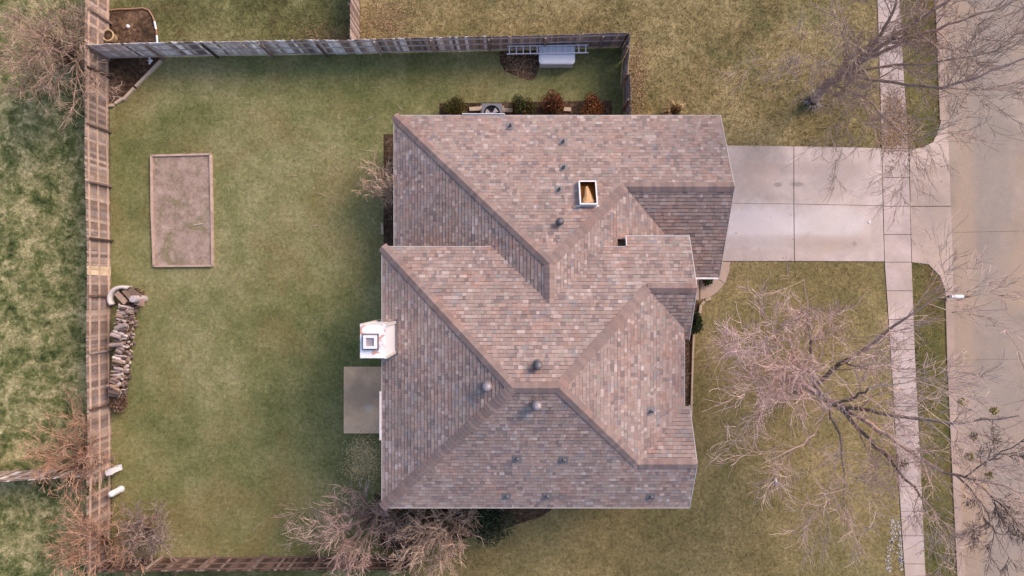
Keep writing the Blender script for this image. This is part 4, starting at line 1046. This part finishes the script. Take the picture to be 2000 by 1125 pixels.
def litter(name, spots, cols, label):
    mb = MB()
    for px, py, rx, ry, n, z in spots:
        for _ in range(n):
            x, y = G(random.gauss(px, rx), random.gauss(py, ry)); a = random.uniform(0, 6.283); s = random.uniform(0.02, 0.05); zz = z + random.uniform(0.002, 0.03)
            ca, sa = math.cos(a) * s, math.sin(a) * s; j = random.uniform(0.7, 1.2); c = tuple(v * j for v in random.choice(cols))
            mb.face([(x - ca, y - sa, zz), (x + sa * 0.5, y - ca * 0.5, zz + random.uniform(0, 0.02)), (x + ca, y + sa, zz + random.uniform(0, 0.015)), (x - sa * 0.5, y + ca * 0.5, zz + 0.004)], c)
    mb.build(name, M['leaf'], kind='stuff', label=label, category='leaves')
# leafy shrubs
def shrub(name, px, py, R, h, n, cols, label, size=0.045, seed=1, cat='shrub', group='leafy shrubs at the house walls'):
    r = random.Random(seed); root = thing(name, label, cat, group); c = G3(px, py, 0); mb = MB()
    for k in range(7):
        a = r.uniform(0, 6.283); q = R * r.uniform(0.2, 0.6); rr = R * r.uniform(0.45, 0.65)
        leafy(mb, (c.x + q * math.cos(a), c.y + q * math.sin(a), h * r.uniform(0.45, 0.7)), rr, rr, h * 0.4, n // 7, [tuple(v * r.uniform(0.8, 1.2) for v in cc) for cc in cols], size, r)
    mb.build('foliage', M['leaf'], root)
    st_ = MB()
    for k in range(7):
        a = r.uniform(0, 6.283); st_.tube([c, c + Vector((math.cos(a) * R * 0.3, math.sin(a) * R * 0.3, h * 0.4)), c + Vector((math.cos(a) * R * 0.6, math.sin(a) * R * 0.6, h * 0.8))], [0.02, 0.015, 0.006], 4, lin(92, 74, 58), False)
    st_.build('stems', M['bark'], root)
GRN = [lin(78, 84, 40), lin(62, 66, 32), lin(112, 96, 46), lin(90, 72, 36)]
RED = [lin(112, 62, 42), lin(92, 52, 38), lin(134, 82, 52), lin(84, 66, 40)]
ORG = [lin(142, 92, 50), lin(118, 72, 44), lin(100, 58, 38), lin(150, 108, 62)]
DGR = [lin(40, 54, 30), lin(52, 66, 36), lin(32, 44, 26), lin(70, 76, 44)]
shrub('leafy_shrub', 886, 216, 0.62, 0.8, 2400, GRN, 'olive green shrub left of the air conditioner', seed=1)
shrub('leafy_shrub', 1022, 212, 0.62, 0.85, 2400, DGR + GRN[2:] , 'dark green shrub right of the air conditioner', seed=2)
shrub('leafy_shrub', 1083, 211, 0.62, 0.9, 2600, RED, 'dark red brown shrub in the middle of the north wall bed', seed=3)
shrub('leafy_shrub', 1154, 211, 0.60, 0.9, 2600, ORG, 'rusty orange shrub nearest the side gate at the north wall', seed=4)
shrub('leafy_shrub', 1352, 628, 0.52, 0.9, 3000, DGR[:3], 'dark evergreen shrub at the front wall by the curved edging', 0.04, 5)
shrub('leafy_shrub', 1378, 546, 0.35, 0.5, 900, DGR[:2], 'low dark plant under the garage gutter beside the front walk', 0.04, 6)
shrub('leafy_shrub', 950, 1000, 1.25, 1.6, 6500, [lin(58, 66, 48), lin(44, 52, 38), lin(76, 82, 62)], 'dark grey green evergreen shrub under the south eave', 0.06, 7)
litter('dead_weeds', [(708, 880, 15, 14, 900, 0.03), (700, 915, 14, 14, 900, 0.03), (725, 900, 10, 16, 500, 0.03)], [lin(206, 182, 128), lin(192, 166, 114), lin(216, 194, 146)], 'flat tan patch of dead weeds on the lawn by the house corner')

# ------------------------------------------------------------------ grass blades and fallen leaves
def inside(P, X, Y):
    r = np.zeros(len(X), bool); j = len(P) - 1
    for i in range(len(P)):
        xi, yi = P[i]; xj, yj = P[j]
        if yi != yj: r ^= ((yi > Y) != (yj > Y)) & (X < (xj - xi) * (Y - yi) / (yj - yi) + xi)
        j = i
    return r
HOLES = [[G(*q) for q in v] for v in BEDS.values()] + [[G(672, 716), G(672, 846), G(815, 846), G(815, 716)], [G(299, 305), G(413, 302), G(417, 518), G(303, 520)],
         [(-4.8, -8.4), (6.5, -8.4), (6.5, 1.25), (-4.8, 1.25)], [(-4.8, 1.0), (8.8, 1.0), (8.8, 7.2), (-4.8, 7.2)],
         [G(1330, 505), G(1427, 505), G(1425, 530), G(1416, 554), G(1400, 572), G(1386, 581), G(1366, 586), G(1300, 588)]]
def blades(name, poly, mat, dens, h, label, wd=0.010, lean=0.9, jit=0.35):
    P = [G(*q) for q in poly]; xs = [p[0] for p in P]; ysv = [p[1] for p in P]
    x0, x1 = max(min(xs), -26), min(max(xs), 26); y0, y1 = max(min(ysv), -15.5), min(max(ysv), 15.5)
    n = int(dens * (x1 - x0) * (y1 - y0)); X = RNG.uniform(x0, x1, n); Y = RNG.uniform(y0, y1, n)
    ok = inside(P, X, Y)
    for hpoly in HOLES: ok &= ~inside(hpoly, X, Y)
    X, Y = X[ok], Y[ok]; n = len(X)
    a = RNG.uniform(0, 2 * np.pi, n); L = h * RNG.uniform(0.5, 1.4, n); le = L * lean * RNG.uniform(0.2, 1.2, n)
    dx, dy = np.cos(a), np.sin(a); wv = wd * RNG.uniform(0.6, 1.5, n)
    V = np.empty((n, 3, 3), np.float32)
    V[:, 0] = np.stack([X - dy * wv, Y + dx * wv, np.full(n, -0.004)], 1); V[:, 1] = np.stack([X + dy * wv, Y - dx * wv, np.full(n, -0.004)], 1)
    V[:, 2] = np.stack([X + dx * le, Y + dy * le, L], 1)
    me = bpy.data.meshes.new(name); me.vertices.add(n * 3); me.vertices.foreach_set('co', V.ravel())
    me.loops.add(n * 3); me.loops.foreach_set('vertex_index', np.arange(n * 3, dtype=np.int32))
    me.polygons.add(n); me.polygons.foreach_set('loop_start', np.arange(0, n * 3, 3, dtype=np.int32))
    at_ = me.attributes.new('jit', 'FLOAT', 'FACE'); at_.data.foreach_set('value', RNG.uniform(-jit, jit, n).astype(np.float32))
    me.materials.append(M[mat]); me.update(calc_edges=True); me.validate()
    link(name, me, None, label, 'grass', kind='stuff')
blades('lawn_grass', BACK, 'back_lawn', 170, 0.045, 'short mown olive grass of the back lawn', 0.009, 1.2, 0.25)
blades('rough_grass', SIDE, 'side_lawn', 220, 0.07, 'coarse tan winter grass of the side lawn', 0.012, 1.1, 0.45)
blades('front_grass', FRONT, 'front_lawn', 170, 0.05, 'short brownish grass of the front lawn', 0.010, 1.2, 0.32)
blades('far_grass', NEIGH, 'neighbour_lawn', 200, 0.07, 'dark patchy grass beyond the north fence', 0.012, 1.1, 0.45)
blades('patchy_grass', WEST, 'west_lawn', 200, 0.08, 'mottled green and straw grass beyond the rear fence', 0.013, 1.1, 0.45)
blades('strip_grass', PARKN, 'parkway', 200, 0.06, 'grass strip between upper sidewalk and kerb', 0.011, 1.1, 0.35)
blades('strip_grass', PARKS, 'parkway', 200, 0.06, 'grass strip between lower sidewalk and kerb', 0.011, 1.1, 0.35)
LB = [lin(160, 128, 98), lin(142, 112, 86), lin(176, 146, 114), lin(120, 94, 74)]
litter('fallen_leaves', [(1745, 235, 14, 32, 2600, 0.035), (1772, 262, 14, 20, 700, 0.03), (1735, 275, 12, 10, 500, 0.03), (760, 40, 34, 26, 1200, 0.03), (1245, 150, 10, 45, 900, 0.02), (640, 75, 35, 16, 700, 0.03),
                         (1013, 125, 20, 14, 500, 0.01), (1310, 720, 18, 60, 700, 0.01), (1840, 120, 8, 90, 400, 0.02)], LB, 'brown fallen leaves drifted over the upper sidewalk and lawns')

litter('lawn_debris', [(1500, 700, 70, 120, 700, 0.01), (1550, 950, 90, 90, 500, 0.01), (500, 300, 160, 130, 260, 0.01), (450, 850, 130, 130, 300, 0.01), (690, 1050, 60, 30, 700, 0.01), (860, 1070, 60, 30, 600, 0.01),
                       (280, 1050, 50, 30, 500, 0.01), (1450, 150, 130, 60, 500, 0.02), (80, 90, 60, 60, 600, 0.02), (1800, 800, 10, 150, 500, 0.02)], LB, 'thin scatter of dry leaf bits on the lawns and under the shrubs')
mb = MB()
for _ in range(170):
    px, py = random.choice([(1560, 760, 110), (1600, 930, 90), (1650, 200, 70), (700, 1020, 60), (720, 330, 40)])[:2]
    x, y = G(random.gauss(px, 75), random.gauss(py, 70)); a = random.uniform(0, 6.283); L = random.uniform(0.15, 0.6); z = 0.05
    if -5 < x < 9.2 and -9 < y < 8: continue
    q = Vector((x, y, z)); e = q + Vector((math.cos(a), math.sin(a), 0)) * L; m_ = q.lerp(e, 0.5) + Vector((random.gauss(0, 0.03), random.gauss(0, 0.03), 0.02))
    mb.tube([q, m_, e], [0.009, 0.008, 0.004], 4, random.choice(TWIG), False)
mb.build('fallen_twigs', M['bark'], kind='stuff', label='thin fallen twigs scattered on the lawns under the trees', category='twigs')
